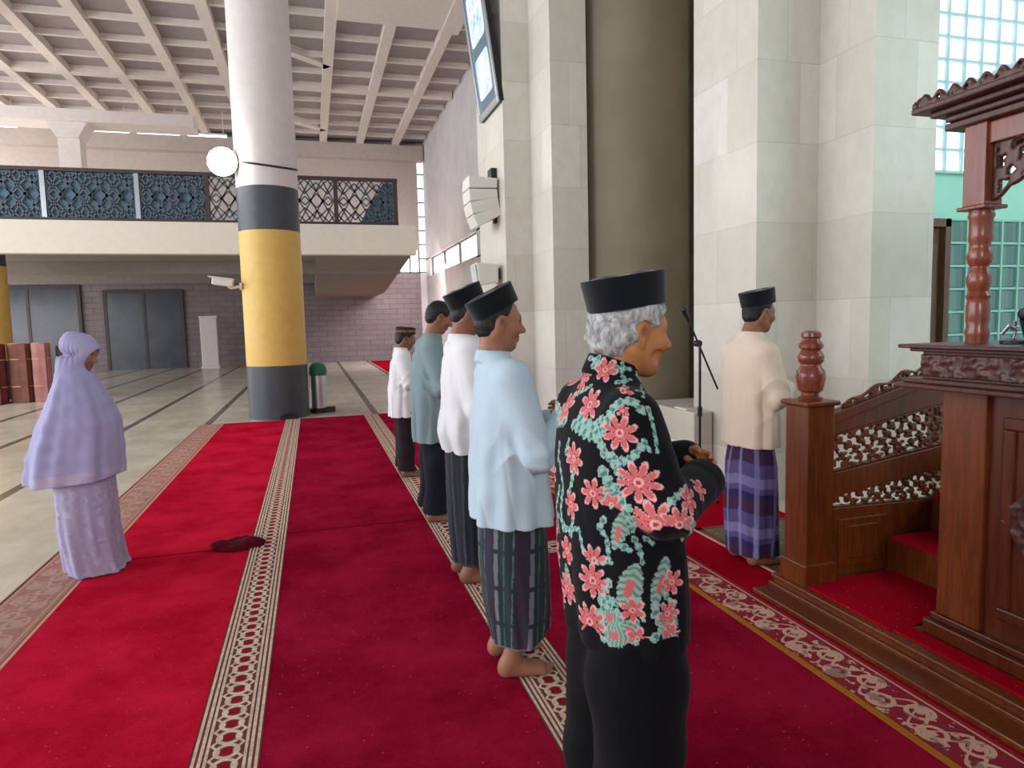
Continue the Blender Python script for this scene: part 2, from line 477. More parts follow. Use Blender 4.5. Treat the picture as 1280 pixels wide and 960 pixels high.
# ---------------------------------------------------------------- the hall
b = MB(); b.box((-26, -9, -0.2), (9, 31, 0.0)); struct(b.build('floor', MAT['floor']))
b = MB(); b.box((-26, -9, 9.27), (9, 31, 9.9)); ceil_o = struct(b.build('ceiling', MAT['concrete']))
def rib_set():
    b = MB()
    xs = [0.82 + 1.47 * k for k in range(-13, 3)]
    for x in xs:
        b.box((x - 0.14, 4.0, 9.05), (x + 0.14, 30, 9.62))
    y = 7.4; k = 0
    while y < 29.9:
        thick = k % 5 == 2
        w = 0.15 if thick else 0.05
        b.box((-26, y - w, 9.06 if thick else 9.12), (4.9, y + w, 9.62)); y += 1.33; k += 1
    for yy in (14.5, 21.3, 28.0):
        b.bar((0.82, yy, 9.25), (-0.65, yy - 1.2, 9.25), 0.28, 0.4)
    b.box((0.95, 15.2, 9.0), (3.6, 17.9, 9.62))
    b.box((3.55, 9, 8.95), (4.0, 18.0, 9.62))
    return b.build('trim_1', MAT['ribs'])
struct(rib_set())
b = MB(); b.box((-26, 29.55, 8.45), (4.9, 30.1, 9.05)); struct(b.build('trim_2', MAT['upper']))
def back_wall():
    b = MB()                                     # below: strip window next to the corner, a slit in the corner
    b.box((-26, 30, 0), (3.3, 30.4, 4.4)); b.box((3.3, 30, 0), (4.68, 30.4, 3.75))
    return b.build('wall_back', MAT['wall'])
struct(back_wall())
b = MB(); b.box((-26, 30, 4.72), (4.68, 30.4, 9.7)); b.box((-26, 30, 4.4), (3.3, 30.4, 4.72)); struct(b.build('wall_back_upper', MAT['upper']))
b = MB()                                         # qibla wall of the far bay, with a strip window
b.box((4.95, 8, 0), (5.3, 31, 3.55)); b.box((4.95, 8, 4.3), (5.3, 31, 9.7)); b.box((4.95, 8, 3.5), (5.3, 20.5, 4.35)); b.box((4.95, 29.0, 3.5), (5.3, 31, 4.35))
struct(b.build('wall_right', MAT['lilac']))

def pane_mat(name, c, s, rough=0.2):
    m = M(name, rough, 0.5); n = ramp(m.noise(3.0, 3), 0.3, 0.7)
    m.color(rgb(190, 205, 208)); m.emit(m.mix(n, c, (min(c[0]*1.15,1), min(c[1]*1.15,1), min(c[2]*1.15,1), 1)), s); return m.m
MAT['daylight_pane'] = pane_mat('window_with_daylight', rgb(255, 246, 236), 4.0)
MAT['slit_pane'] = pane_mat('slit_window_with_daylight', rgb(226, 238, 250), 2.0)
def bar_window(name, n_lo, n_hi, panes, bars, mat):
    root = MB()
    for a, c in bars: root.box(a, c)
    o = root.build(name, MAT['dark_metal']); struct(o)
    g = MB()
    for a, c in panes: g.box(a, c)
    p = g.build('pane', mat, o); return o
bar_window('window_1', 0, 0, [((5.1, 20.5, 3.55), (5.13, 29.0, 4.3))],
           [((5.02, y - 0.05, 3.55), (5.1, y + 0.05, 4.3)) for y in (20.6, 23.4, 26.2, 28.9)] + [((5.02, 20.5, 3.53), (5.1, 29, 3.6)), ((5.02, 20.5, 4.25), (5.1, 29, 4.32))], MAT['daylight_pane'])
bar_window('window_2', 0, 0, [((3.3, 30.15, 3.75), (4.7, 30.18, 4.72))],
           [((x - 0.03, 30.05, 3.75), (x + 0.03, 30.15, 4.72)) for x in (3.33, 3.8, 4.25, 4.65)] + [((3.3, 30.05, 3.73), (4.7, 30.15, 3.8))], MAT['daylight_pane'])
bar_window('window_3', 0, 0, [((4.68, 30.12, 3.75), (4.95, 30.15, 8.6))],
           [((4.68, 30.05, z), (4.95, 30.12, z + 0.05)) for z in np.arange(3.75, 8.6, 0.6)], MAT['slit_pane'])
b = MB(); b.box((4.68, 30, 0), (4.96, 30.3, 3.75)); b.box((4.68, 30, 8.6), (4.96, 30.3, 9.7)); struct(b.build('trim_3', MAT['lilac']))

# dark glazed doors and recesses under the balcony
m = M('dark_glass', 0.25, 0.5); m.color(m.mix(ramp(m.noise(1.5, 3), .3, .7), rgb(48, 52, 60), rgb(66, 68, 74))); MAT['dark_glass'] = m.m
for i, (x0, x1, z1) in enumerate(((-11.9, -8.6, 3.2), (-7.6, -5.0, 3.0))):
    f = MB()
    f.box((x0 - 0.12, 29.9, 0), (x0, 30.0, z1 + 0.12)); f.box((x1, 29.9, 0), (x1 + 0.12, 30.0, z1 + 0.12)); f.box((x0, 29.9, z1), (x1, 30.0, z1 + 0.12))
    xm = (x0 + x1) / 2; f.box((xm - 0.05, 29.9, 0), (xm + 0.05, 30.0, z1))
    d = struct(f.build('door_%d' % (i + 1), MAT['dark_metal']))
    g = MB(); g.box((x0, 29.93, 0.0), (xm - 0.05, 29.97, z1)); g.box((xm + 0.05, 29.93, 0.0), (x1, 29.97, z1)); g.build('pane', MAT['dark_glass'], d)

# stepped qibla wall: two pairs of stone steps with the round column between them, then the mihrab recess
def stepped(name, pts, z1=9.7):
    b = MB(); b.prism(pts, 0.0, z1, axis=2); return struct(b.build(name, MAT['stone']))
stepped('wall_pier_far', [(2.1, 8.5), (2.1, 7.32), (2.41, 7.32), (2.41, 6.65), (2.80, 6.65), (2.80, 7.75), (5.0, 7.75), (5.0, 8.5)])
stepped('wall_pier_near', [(3.4, 5.6), (3.4, 4.683), (3.976, 4.683), (3.976, 4.12), (4.55, 4.12), (4.55, 5.6)])
b = MB(); b.lathe([(0.605, 0), (0.605, 9.7)], (3.44, 6.92, 0), 64); struct(b.build('column_round', MAT['olive'], smooth=True))
b = MB(); b.box((4.2, 5.6, 0), (5.2, 7.8, 9.7)); struct(b.build('wall_niche', MAT['stone']))
b = MB(); b.prism([(3.2, 5.27), (3.39, 5.27), (3.39, 5.61), (4.15, 5.61), (4.15, 6.28), (3.2, 6.28)], 0, 0.68, axis=2); o = b.build('stone_block', MAT['stone'], bevel=0.012)
tag(o, 'low beige stone plinth block at the foot of the round olive column', 'plinth')
b = MB(); b.box((3.21, 5.42, 0.681), (3.29, 5.62, 0.697)); o = b.build('paper_sheet_pad', MAT['paint_white'], bevel=0.003)
tag(o, 'small white paper pad lying on top of the stone plinth block', 'paper')

# ---------------------------------------------------------------- mihrab side wall with glass blocks, green band and door
b = MB()
b.box((4.55, 5.2, 0), (5.16, 5.6, 9.7)); b.box((5.16, 4.84, 2.33), (9, 5.1, 2.74))
b.box((5.16, 4.95, 0), (9, 5.15, 1.1))
struct(b.build('wall_mihrab', MAT['green']))
def block_window(name, x0, x1, z0, z1, step, panes, frame):
    f = MB(); nx = int(round((x1 - x0) / step)); nz = int(round((z1 - z0) / step))
    for i in range(nx + 1): f.box((x0 + i * step - 0.010, 4.78, z0), (x0 + i * step + 0.010, 4.9, z1))
    for k in range(nz + 1): f.box((x0, 4.785, z0 + k * step - 0.010), (x1, 4.895, z0 + k * step + 0.010))
    o = struct(f.build(name, frame))
    g = MB()
    for i in range(nx):
        for k in range(nz):
            xa, za = x0 + i * step, z0 + k * step
            c = ((xa + step / 2), 4.84, za + step / 2)
            g.box((xa + 0.012, 4.80, za + 0.012), (xa + step - 0.012, 4.88, za + step - 0.012))
    g.build('glass_blocks', panes, o, bevel=0.008)
    return o
def block_mat(name, step, x0, hi, lo, s, base):
    m = M(name, 0.12, 0.6)
    u = ((m.x - x0) / step).frac()
    st = ramp((u * 6.28318 + ((m.z / 0.19).floor() * 0.7)).sin(), -0.5, 0.6)
    m.color(base); m.emit(m.mix(st, lo, hi), s); m.bump((u * 30).sin(), 0.15, 0.004); return m.m
grout = simple('pale_grout', rgb(196, 222, 226), 0.6, 0.3, var=0.04)
grout_g = simple('mint_grout', rgb(158, 212, 196), 0.6, 0.3, var=0.04)
block_window('window_4', 5.2, 9.0, 2.74, 5.34, 0.19, block_mat('bright_glass_block', 0.19, 5.2, rgb(248, 252, 255), rgb(196, 222, 238), 1.3, rgb(190, 215, 225)), grout)
block_window('window_5', 5.47, 9.0, 1.1, 2.33, 0.205, block_mat('green_glass_block', 0.205, 5.47, rgb(104, 140, 134), rgb(62, 92, 92), 0.28, rgb(80, 116, 112)), grout_g)
b = MB(); b.box((5.16, 4.76, 0), (5.21, 4.9, 2.33)); b.box((5.40, 4.76, 0), (5.46, 4.9, 2.33)); b.box((5.16, 4.76, 2.26), (5.46, 4.9, 2.33))
d = struct(b.build('door_3', MAT['door_wood'])); b = MB(); b.box((5.21, 4.82, 0), (5.40, 4.86, 2.26)); b.box((5.245, 4.805, 0.2), (5.365, 4.83, 1.0)); b.box((5.245, 4.805, 1.15), (5.365, 4.83, 2.12)); b.build('door_leaf', MAT['door_wood'], d, bevel=0.006)

# ---------------------------------------------------------------- balcony and railing
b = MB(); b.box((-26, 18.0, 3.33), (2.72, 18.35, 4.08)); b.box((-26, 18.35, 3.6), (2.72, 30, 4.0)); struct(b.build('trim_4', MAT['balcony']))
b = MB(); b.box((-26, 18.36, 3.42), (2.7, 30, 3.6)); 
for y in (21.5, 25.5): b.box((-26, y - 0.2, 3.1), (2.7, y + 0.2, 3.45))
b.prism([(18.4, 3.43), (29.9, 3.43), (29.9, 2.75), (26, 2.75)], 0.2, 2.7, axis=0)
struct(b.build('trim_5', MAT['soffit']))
def railing():
    t = thing('balcony_railing', (0, 18.12, 4.08), 'dark bronze balcony railing with geometric lattice panels above the pale parapet', 'railing')
    b = MB(); b.box((-26, -0.05, 0), (2.3, 0.06, 0.07)); b.build('bottom_rail', MAT['dark_metal'], t)
    b = MB(); b.box((-26, -0.06, 1.11), (2.3, 0.06, 1.19)); b.build('top_rail', MAT['dark_metal'], t)
    xs = [2.24, 0.74, -0.76, -2.26, -3.78, -5.7] + [-7.6 - 1.9 * k for k in range(7)]
    for k, x in enumerate(xs):
        b = MB(); b.box((x - 0.05, -0.055, 0.07), (x + 0.05, 0.055, 1.11))
        b.build('post', MAT['chrome'] if k in (4, 5, 8, 9) else MAT['dark_metal'], t)
    for k in range(12):
        x1, x0 = xs[k] - 0.05, xs[k + 1] + 0.05; n = 5 if x1 - x0 < 1.7 else 6; s = (x1 - x0) / n
        b = MB(); w, dd = 0.035, 0.03
        zc = [0.07 + 1.04 * q / 6 for q in range(7)]
        for i in range(n):
            xc = x0 + (i + 0.5) * s
            for q in (1, 3, 5):
                r = 0.62 * s if (i + q // 2) % 2 == 0 else 0.38 * s
                P = [(xc - r, zc[q]), (xc, min(zc[q] + r, 1.11)), (xc + r, zc[q]), (xc, max(zc[q] - r, 0.07))]
                P = [(min(max(a, x0), x1), c) for a, c in P]
                for a, c in zip(P, P[1:] + P[:1]): b.bar((a[0], 0, a[1]), (c[0], 0, c[1]), w, dd, (0, 1, 0))
        for i in range(n):
            for a, c in (((x0 + i*s, zc[0]), (x0 + (i+1)*s, zc[3])), ((x0 + (i+1)*s, zc[3]), (x0 + i*s, zc[6])), ((x0 + (i+1)*s, zc[0]), (x0 + i*s, zc[3])), ((x0 + i*s, zc[3]), (x0 + (i+1)*s, zc[6]))):
                b.bar((a[0], 0.0, a[1]), (c[0], 0.0, c[1]), w, dd, (0, 1, 0))
        b.build('lattice_panel', MAT['lattice'], t)
        if k >= 3:
            g = MB(); g.box((x0, 0.06, 0.07), (x1, 0.08, 1.11)); g.build('backing_panel', MAT['teal'], t)
    return t
railing()
b = MB(); b.prism([(1.35, 4.15), (2.19, 4.15), (2.19, 5.18), (1.95, 5.18)], 18.21, 18.24, axis=1)
b.box((1.9, 18.2, 4.3), (1.94, 18.21, 4.34)); o = b.build('cloth_banner', MAT['teal']); tag(o, 'teal triangular cloth hung behind the right end of the balcony railing', 'banner')
b = MB(); b.box((-6.98, 23.7, 4.0), (-6.4, 24.3, 7.3)); b.prism([(-6.98, 7.3), (-6.4, 7.3), (-6.15, 7.75), (-7.25, 7.75)], 23.6, 24.4, axis=1); b.box((-26, 23.5, 7.75), (-3.2, 24.5, 8.1))
struct(b.build('pillar_upper', MAT['paint_white']))
MAT['tube'] = pane_mat('lit_fluorescent_tube', rgb(255, 250, 240), 2.2)
def tube_light(x0, x1, which):
    t = thing('tube_light', ((x0 + x1) / 2, 27.0, 8.35), which + ' slim lit fluorescent fitting in the row above the balcony', 'light', 'tube lights above the balcony')
    L = (x1 - x0) / 2
    b = MB(); b.box((-L, -0.06, 0.08), (L, 0.06, 0.14)); b.build('housing', MAT['white_plastic'], t)
    for x in (-L + 0.115, L - 0.115):
        b = MB(); b.box((x - 0.015, -0.01, 0.14), (x + 0.015, 0.01, 0.93)); b.build('hanger', MAT['white_plastic'], t)
    b = MB(); b.cyl((-L, 0, 0.05), (L, 0, 0.05), 0.04); b.build('tube', MAT['tube'], t, smooth=True)
for x0, x1, q in ((-10.6, -9.1, 'leftmost'), (-6.95, -5.75, 'second from left'), (-5.5, -4.15, 'third from left'), (-3.9, -2.6, 'rightmost')): tube_light(x0, x1, q)

# ---------------------------------------------------------------- carpets
def carpet(name, x0, x1, y0, y1, mat, label, bands, h=0.014):
    b = MB(); b.box((x0, y0, 0.0), (x1, y1, h)); o = b.build(name, mat); tag(o, label, 'carpet')
    for (c, w, bm, nm) in bands:
        q = MB(); q.box((-w / 2, y0, h - 0.002), (w / 2, y1, h + 0.0015)); p = q.build(nm, MAT[bm], o); p.location = (c, 0, 0)
    return o
carpet('carpet', -1.76, -0.487, -1.5, 11.62, MAT['pile_bright'], 'bright crimson carpet strip by the woman, with a faded floral edge',
       [(-1.60, 0.31, 'faded', 'floral_border'), (-1.43, 0.018, 'gold_line', 'edging'), (-1.755, 0.02, 'gold_line', 'edging')])
carpet('carpet', -0.485, 0.763, -1.5, 11.66, MAT['pile_deep'], 'deep red carpet strip between the two cream chain borders',
       [(-0.2475 - 0.12, 0.235, 'chain', 'chain_border')])
carpet('carpet', 0.765, 2.23, -1.5, 11.7, MAT['pile_deep'], 'deep red carpet strip before the men, with a rose scroll border',
       [(0.8835, 0.235, 'chain', 'chain_border'), (2.0945, 0.27, 'scroll', 'scroll_border')])
_c = [o for o in bpy.data.objects if o.get('label', '').startswith('deep red carpet strip before')][0]
q = MB(); q.box((-0.1175, 0, 0.012), (0.1175, 0.95, 0.0153)); p = q.build('chain_border', MAT['chain'], _c); p.location = (1.005, 4.19, 0); p.rotation_euler = (0, 0, -math.pi / 2)
carpet('carpet', 2.232, 3.4, -1.5, 5.26, MAT['pile_plain'], 'plain red carpet under the imam and the pulpit, up to the stone wall', [])
carpet('carpet', 2.3, 4.6, 21.5, 29.4, MAT['pile_plain'], 'distant red carpet in the far corner beyond the boy', [])

def rug():
    t = thing('prayer_rug', (2.96, 3.66, 0.014), 'patterned grey-green prayer rug under the imam', 'rug')
    m = M('prayer_rug_field', 0.95, 0.05); v = m.voronoi(22)
    m.color(m.mix(v.lt(0.3), rgb(110, 104, 84), m.mix(m.noise(18).gt(0.52), rgb(150, 52, 56), rgb(140, 132, 100))))
    b = MB(); b.box((-0.37, -0.47, 0), (0.6, 0.47, 0.009)); b.build('field', m.m, t)
    q = MB()
    for lo, hi in (((-0.42, -0.52), (-0.37, 0.52)), ((0.6, -0.52), (0.65, 0.52)), ((-0.42, -0.52), (0.65, -0.47)), ((-0.42, 0.47), (0.65, 0.52))): q.box((lo[0], lo[1], 0), (hi[0], hi[1], 0.0095))
    q.build('edging', simple('rug_edging', rgb(120, 72, 66), 0.95, 0.05), t)
    q = MB(); q.box((-0.432, -0.52, 0), (-0.42, 0.52, 0.008)); q.build('fringe', simple('rug_fringe', rgb(196, 160, 148), 0.95, 0.05), t)
rug()
def crumpled():
    f = F((-0.24, -0.17, -0.02), (0.24, 0.17, 0.12), 0.008)
    f.ell((0, 0, 0.0), (0.17, 0.11, 0.045)); f.ell((0.09, 0.03, 0.015), (0.08, 0.07, 0.04), 0.03); f.ell((-0.08, -0.03, 0.01), (0.09, 0.05, 0.03), 0.03)
    n1, n2 = Noise(45, seed=2), Noise(90, seed=5)
    f.warp(lambda x, y, z: 0.012 * n1(x, y, z) + 0.005 * n2(x, y, z)); f.cut((0, 0, -1), 0.0)
    o = f.build('crumpled_cloth', simple('maroon_cloth', rgb(84, 14, 26), 0.9, 0.1)); o.location = (-0.56, 4.95, 0.0145)
    tag(o, 'crumpled dark maroon cloth lying on the crimson carpet beside the chain border', 'cloth')
crumpled()

# ---------------------------------------------------------------- yellow column, its lamp and camera, things on the floor behind
def big_column(loc, label, full=True):
    t = thing('column', loc, label, 'column')
    r = 0.49
    b = MB(); b.lathe([(r, 0), (r, 0.89)], (0, 0, 0), 56); b.build('base', MAT['paint_grey'], t, smooth=True)
    b = MB(); b.lathe([(r, 0.89), (r, 3.10)], (0, 0, 0), 56); b.build('yellow_band', MAT['paint_yellow'], t, smooth=True)
    b = MB(); b.lathe([(r, 3.10), (r, 3.80)], (0, 0, 0), 56); b.build('grey_band', MAT['paint_grey'], t, smooth=True)
    b = MB(); b.lathe([(r, 3.80), (r, 9.62)], (0, 0, 0), 56); b.build('shaft', MAT['paint_white'], t, smooth=True)
    return t
big_column((-0.60, 12.25, 0), 'round column with grey base, yellow band and white shaft beyond the carpets')
big_column((-7.32, 18.8, 0), 'round yellow column at the left edge of the photo behind the rolled carpets')

def floodlight():
    t = thing('floodlight', (-1.24, 11.95, 4.17), 'glaring lit floodlight fixed on the left side of the yellow and white column', 'lamp')
    R = Matrix.Rotation(math.radians(90), 4, 'X')
    b = MB(); b.lathe([(0.13, -0.14), (0.19, -0.10), (0.235, 0.0), (0.235, 0.02), (0.22, 0.02)], (0, 0, 0), 32, R); b.build('housing', MAT['black'], t, smooth=True)
    m = M('lit_lamp_lens', 0.2, 0.5); m.color(rgb(255, 255, 255)); m.emit((1.0, 0.95, 0.86, 1), 30.0)
    b = MB(); b.lathe([(0.225, 0.021), (0.21, 0.07), (0.17, 0.12), (0.10, 0.15), (0.02, 0.16)], (0, 0, 0), 32, R); b.build('lens', m.m, t, smooth=True)
    b = MB(); b.bar((0.2, 0.08, 0), (0.45, 0.12, 0.0), 0.05, 0.05); b.box((0.30, 0.02, -0.06), (0.42, 0.09, 0.06)); b.build('bracket', MAT['black'], t)
    d = bpy.data.lights.new('flood_beam', 'SPOT'); d.energy = 260; d.spot_size = math.radians(120); d.spot_blend = 0.6; d.shadow_soft_size = 0.2; d.color = (1.0, 0.9, 0.75)
    o = bpy.data.objects.new('flood_beam', d); COL.objects.link(o); o.parent = t; o.location = (0, -0.1, 0)
    o.rotation_euler = (Vector((0.5, -10, -2))).to_track_quat('-Z', 'Y').to_euler()
floodlight()
b = MB(); pts = [(-0.60 + 0.50 * math.cos(a), 12.25 + 0.50 * math.sin(a), 4.17 - 0.08 * math.sin((a - 3.9) * 1.2)) for a in np.linspace(3.9, 6.1, 22)]
b.tube(pts, 0.016); o = b.build('cable', MAT['black'], smooth=True); tag(o, 'thin dark cable wrapped around the white shaft of the column from the floodlight', 'cable')
def cctv():
    t = thing('security_camera', (-1.30, 12.02, 2.24), 'white bullet security camera on the left side of the yellow column', 'camera')
    R = Matrix.Rotation(math.radians(8), 4, 'Y')
    b = MB(); b.T = R; b.box((-0.22, -0.07, -0.03), (0.10, 0.07, 0.09)); b.build('body', MAT['white_plastic'], t, bevel=0.02)
    b = MB(); b.T = R; b.box((-0.28, -0.085, 0.08), (0.11, 0.085, 0.10)); b.build('sun_hood', MAT['white_plastic'], t, bevel=0.008)
    b = MB(); b.T = R; b.cyl((-0.235, 0, 0.03), (-0.215, 0, 0.03), 0.045, n=20); b.build('lens', MAT['black'], t, smooth=True)
    b = MB(); b.tube([(0.03, 0, -0.03), (0.06, 0.03, -0.06), (0.22, 0.06, -0.03)], 0.022); b.cyl((0.19, 0.06, -0.03), (0.23, 0.065, -0.03), 0.06, n=20); b.build('arm', MAT['white_plastic'], t, smooth=True)
cctv()
def bin_():
    t = thing('litter_bin', (0.06, 12.5, 0), 'steel litter bin with green lid beside the column base', 'bin')
    b = MB(); b.lathe([(0.135, 0.07), (0.14, 0.68)], n=32); b.build('drum', MAT['chrome'], t, smooth=True)
    b = MB(); b.lathe([(0.15, 0.66), (0.155, 0.72), (0.15, 0.80), (0.10, 0.87), (0.03, 0.89)], n=32); b.build('lid', MAT['bin_green'], t, smooth=True)
    b = MB(); b.lathe([(0.17, 0.0), (0.17, 0.07), (0.13, 0.09)], n=32); b.box((0.05, -0.09, 0), (0.27, 0.09, 0.09)); b.build('foot', MAT['black'], t, bevel=0.006)
bin_()
b = MB(); b.box((-0.14, -0.05, 0), (0.14, 0.05, 0.07)); b.box((-0.09, -0.045, 0.07), (0.06, 0.045, 0.1)); o = b.build('black_box', MAT['black'], bevel=0.01, loc=(-0.43, 11.72, 0)); tag(o, 'small black box on the floor against the column base at the carpet end', 'box')

def roll(x, y, r, h, c1, label, lean=0.0):
    t = thing('carpet_roll', (x, y, 0), label, 'rolled carpet', 'rolled carpets standing by the yellow column')
    n = 40; vs = []
    m = simple('rolled_pile', c1, 0.95, 0.05, var=0.15, scale=4)
    prof = [(r * 0.98, 0.0), (r, 0.02), (r * 1.01, h * 0.3), (r * 0.99, h * 0.62), (r, h - 0.02), (r * 0.97, h)]
    b = MB(); b.lathe(prof, n=n); b.box((r * 0.2, -r * 1.06, 0.01), (r * 0.75, -r * 0.55, h - 0.01)); b.build('roll', m, t, smooth=True)
    s = MB(); pts = [(r * (0.15 + 0.75 * k / 60) * math.cos(k * 0.5), r * (0.15 + 0.75 * k / 60) * math.sin(k * 0.5), h + 0.004) for k in range(61)]; s.tube(pts, 0.012, 5); s.build('spiral_edge', MAT['gold_line'], t)
    for z in (0.28 * h, 0.74 * h):
        k = MB(); k.lathe([(r * 1.015, z - 0.012), (r * 1.03, z), (r * 1.015, z + 0.012)], n=n); k.build('tie', MAT['gold_line'], t, smooth=True)
roll(-6.72, 17.45, 0.23, 1.30, rgb(118, 62, 62), 'dark red rolled carpet standing at the left edge of the photo')
roll(-6.25, 17.6, 0.24, 1.30, rgb(132, 88, 76), 'brown rolled carpet standing second from the left edge of the photo')
roll(-5.82, 17.5, 0.18, 1.30, rgb(176, 122, 116), 'pinkish rolled carpet standing just left of the woman')
roll(-5.42, 17.8, 0.20, 1.24, rgb(126, 96, 98), 'grey-mauve rolled carpet standing partly behind the woman')
b = MB(); b.box((-4.1, 28.3, 0.05), (-3.5, 28.6, 1.98)); b.box((-4.13, 28.27, 0), (-3.47, 28.63, 0.12)); b.box((-4.13, 28.27, 1.95), (-3.47, 28.63, 2.03)); o = b.build('cabinet', MAT['paint_white'], bevel=0.02)
tag(o, 'tall pale narrow cabinet standing alone before the dark back wall', 'cabinet')

# ---------------------------------------------------------------- screen and loudspeakers on the stone pier
def screen():
    t = thing('display_screen', (2.035, 7.74, 4.62), 'tall framed display screen hung tilted high on the stone pier', 'screen')
    t.rotation_euler = (0, math.radians(-7.5), 0)
    b = MB(); b.box((-0.06, -0.42, -0.72), (0.0, 0.42, 0.72)); b.build('case', MAT['black'], t, bevel=0.008)
    b = MB()
    for lo, hi in (((-0.42, -0.72), (0.42, -0.65)), ((-0.42, 0.65), (0.42, 0.72)), ((-0.42, -0.65), (-0.35, 0.65)), ((0.35, -0.65), (0.42, 0.65))): b.box((-0.085, lo[0], lo[1]), (-0.06, hi[0], hi[1]))
    b.build('frame', MAT['chrome'], t, bevel=0.006)
    m = M('lit_screen_glass', 0.15, 0.5); m.color(rgb(70, 84, 96))
    n = ramp(m.noise(5, 3), .3, .65)
    a = ((m.y.abs() * 3.4)._m('POWER', 9.0) + ((m.z - 0.34) * 3.6).abs()._m('POWER', 9.0)).lt(1.0)
    c = ((m.y.abs() * 3.6)._m('POWER', 9.0) + ((m.z + 0.30) * 4.4).abs()._m('POWER', 9.0)).lt(1.0)
    rows = ((m.z * 16).sin() * (m.y * 40 + (m.z * 16).floor() * 2).sin()).gt(0.35) * (m.z - 0.34).abs().lt(0.16) * m.y.abs().lt(0.2)
    lit = (a - rows * 0.35).mx(c)
    m.emit(m.mix(lit, rgb(70, 92, 104), m.mix(n, rgb(190, 220, 240), rgb(242, 250, 255))), 0.95)
    b = MB(); b.box((-0.068, -0.35, -0.65), (-0.061, 0.35, 0.65)); b.build('screen', m.m, t)
    b = MB(); b.bar((0.0, 0, -0.5), (0.13, 0, -0.4), 0.05, 0.05); b.build('lower_bracket', MAT['dark_metal'], t)
    b = MB(); b.bar((0.0, 0, 0.35), (0.26, 0, 0.3), 0.05, 0.05); b.build('upper_bracket', MAT['dark_metal'], t)
screen()
def line_array():
    t = thing('loudspeaker_array', (1.965, 7.70, 2.90), 'white curved line array loudspeaker of four boxes on the stone pier under the screen', 'speaker')
    t.scale = (0.82, 0.82, 0.82); z = 0.30; x = -0.02; ang = 2
    for k in range(4):
        a = math.radians([-2, 3, 12, 22][k])
        R = Matrix.Translation((x, 0, z)) @ Matrix.Rotation(-a, 4, 'Y')
        b = MB(); b.T = R
        b.prism([(-0.24, 0.0), (0.16, -0.015), (0.16, -0.145), (-0.24, -0.168)], -0.21, 0.21, axis=1)
        q = b.build('speaker_box', MAT['white_plastic'], t, bevel=0.012)
        g = MB(); g.T = R; g.box((-0.232, -0.17, -0.15), (-0.219, 0.17, -0.015)); g.build('grille', simple('speaker_grille', rgb(206, 208, 202), 0.6, 0.3), q)
        nx = R @ Vector((-0.24, 0, -0.178)); a2 = math.radians([3, 12, 22, 22][k]); x, z = nx[0] + 0.24 * math.cos(a2), nx[2] + 0.24 * math.sin(a2)
    b = MB(); b.box((0.08, -0.10, 0.25), (0.17, 0.10, 0.44)); b.box((0.13, -0.05, -0.3), (0.17, 0.05, 0.44)); b.build('wall_bracket', MAT['black'], t, bevel=0.005)
line_array()
def wall_speaker():
    t = thing('wall_speaker', (1.965, 7.62, 2.07), 'single pale loudspeaker low on the stone pier, partly behind the black caps', 'speaker'); t.scale = (0.85, 0.85, 0.85)
    b = MB(); b.prism([(-0.2, 0.14), (0.1, 0.12), (0.1, -0.12), (-0.16, -0.16)], -0.17, 0.17, axis=1); b.build('cabinet', MAT['white_plastic'], t, bevel=0.015)
    b = MB(); b.box((0.1, -0.06, -0.07), (0.15, 0.06, 0.07)); b.build('wall_bracket', MAT['dark_metal'], t)
    b = MB(); b.prism([(-0.205, 0.12), (-0.215, 0.12), (-0.178, -0.14), (-0.168, -0.14)], -0.15, 0.15, axis=1); b.build('grille', simple('wall_speaker_grille', rgb(196, 198, 194), 0.6, 0.3), t)
wall_speaker()
def mic_stand():
    t = thing('microphone_stand', (3.08, 4.98, 0.014), 'black boom microphone stand against the stone wall behind the imam', 'microphone stand')
    b = MB(); b.cyl((0, 0, 0.12), (0, 0, 1.28), 0.011); b.cyl((0, 0, 0.68), (0, 0, 0.76), 0.02); b.build('pole', MAT['black'], t, smooth=True)
    for k in range(3):
        a = k * 2.094 + 0.5
        b = MB(); b.cyl((0, 0, 0.16), (0.27 * math.cos(a), 0.27 * math.sin(a), 0.018), 0.010); b.cyl((0.255 * math.cos(a), 0.255 * math.sin(a), 0.020), (0.28 * math.cos(a), 0.28 * math.sin(a), 0.017), 0.014); b.build('leg', MAT['black'], t, smooth=True)
    b = MB(); b.cyl((-0.115, 0, 1.50), (0.17, 0, 0.90), 0.008); b.build('boom_arm', MAT['black'], t, smooth=True)
    b = MB(); b.cyl((-0.02, -0.025, 1.29), (-0.02, 0.025, 1.29), 0.028); b.build('clamp', MAT['black'], t, smooth=True)
    b = MB(); b.cyl((-0.10, 0, 1.48), (-0.145, 0, 1.555), 0.016, 0.022); b.lathe([(0.022, 0), (0.028, 0.012), (0.026, 0.03), (0.01, 0.042)], (-0.145, 0, 1.55), 16); b.build('microphone', MAT['black'], t, smooth=True)
mic_stand()

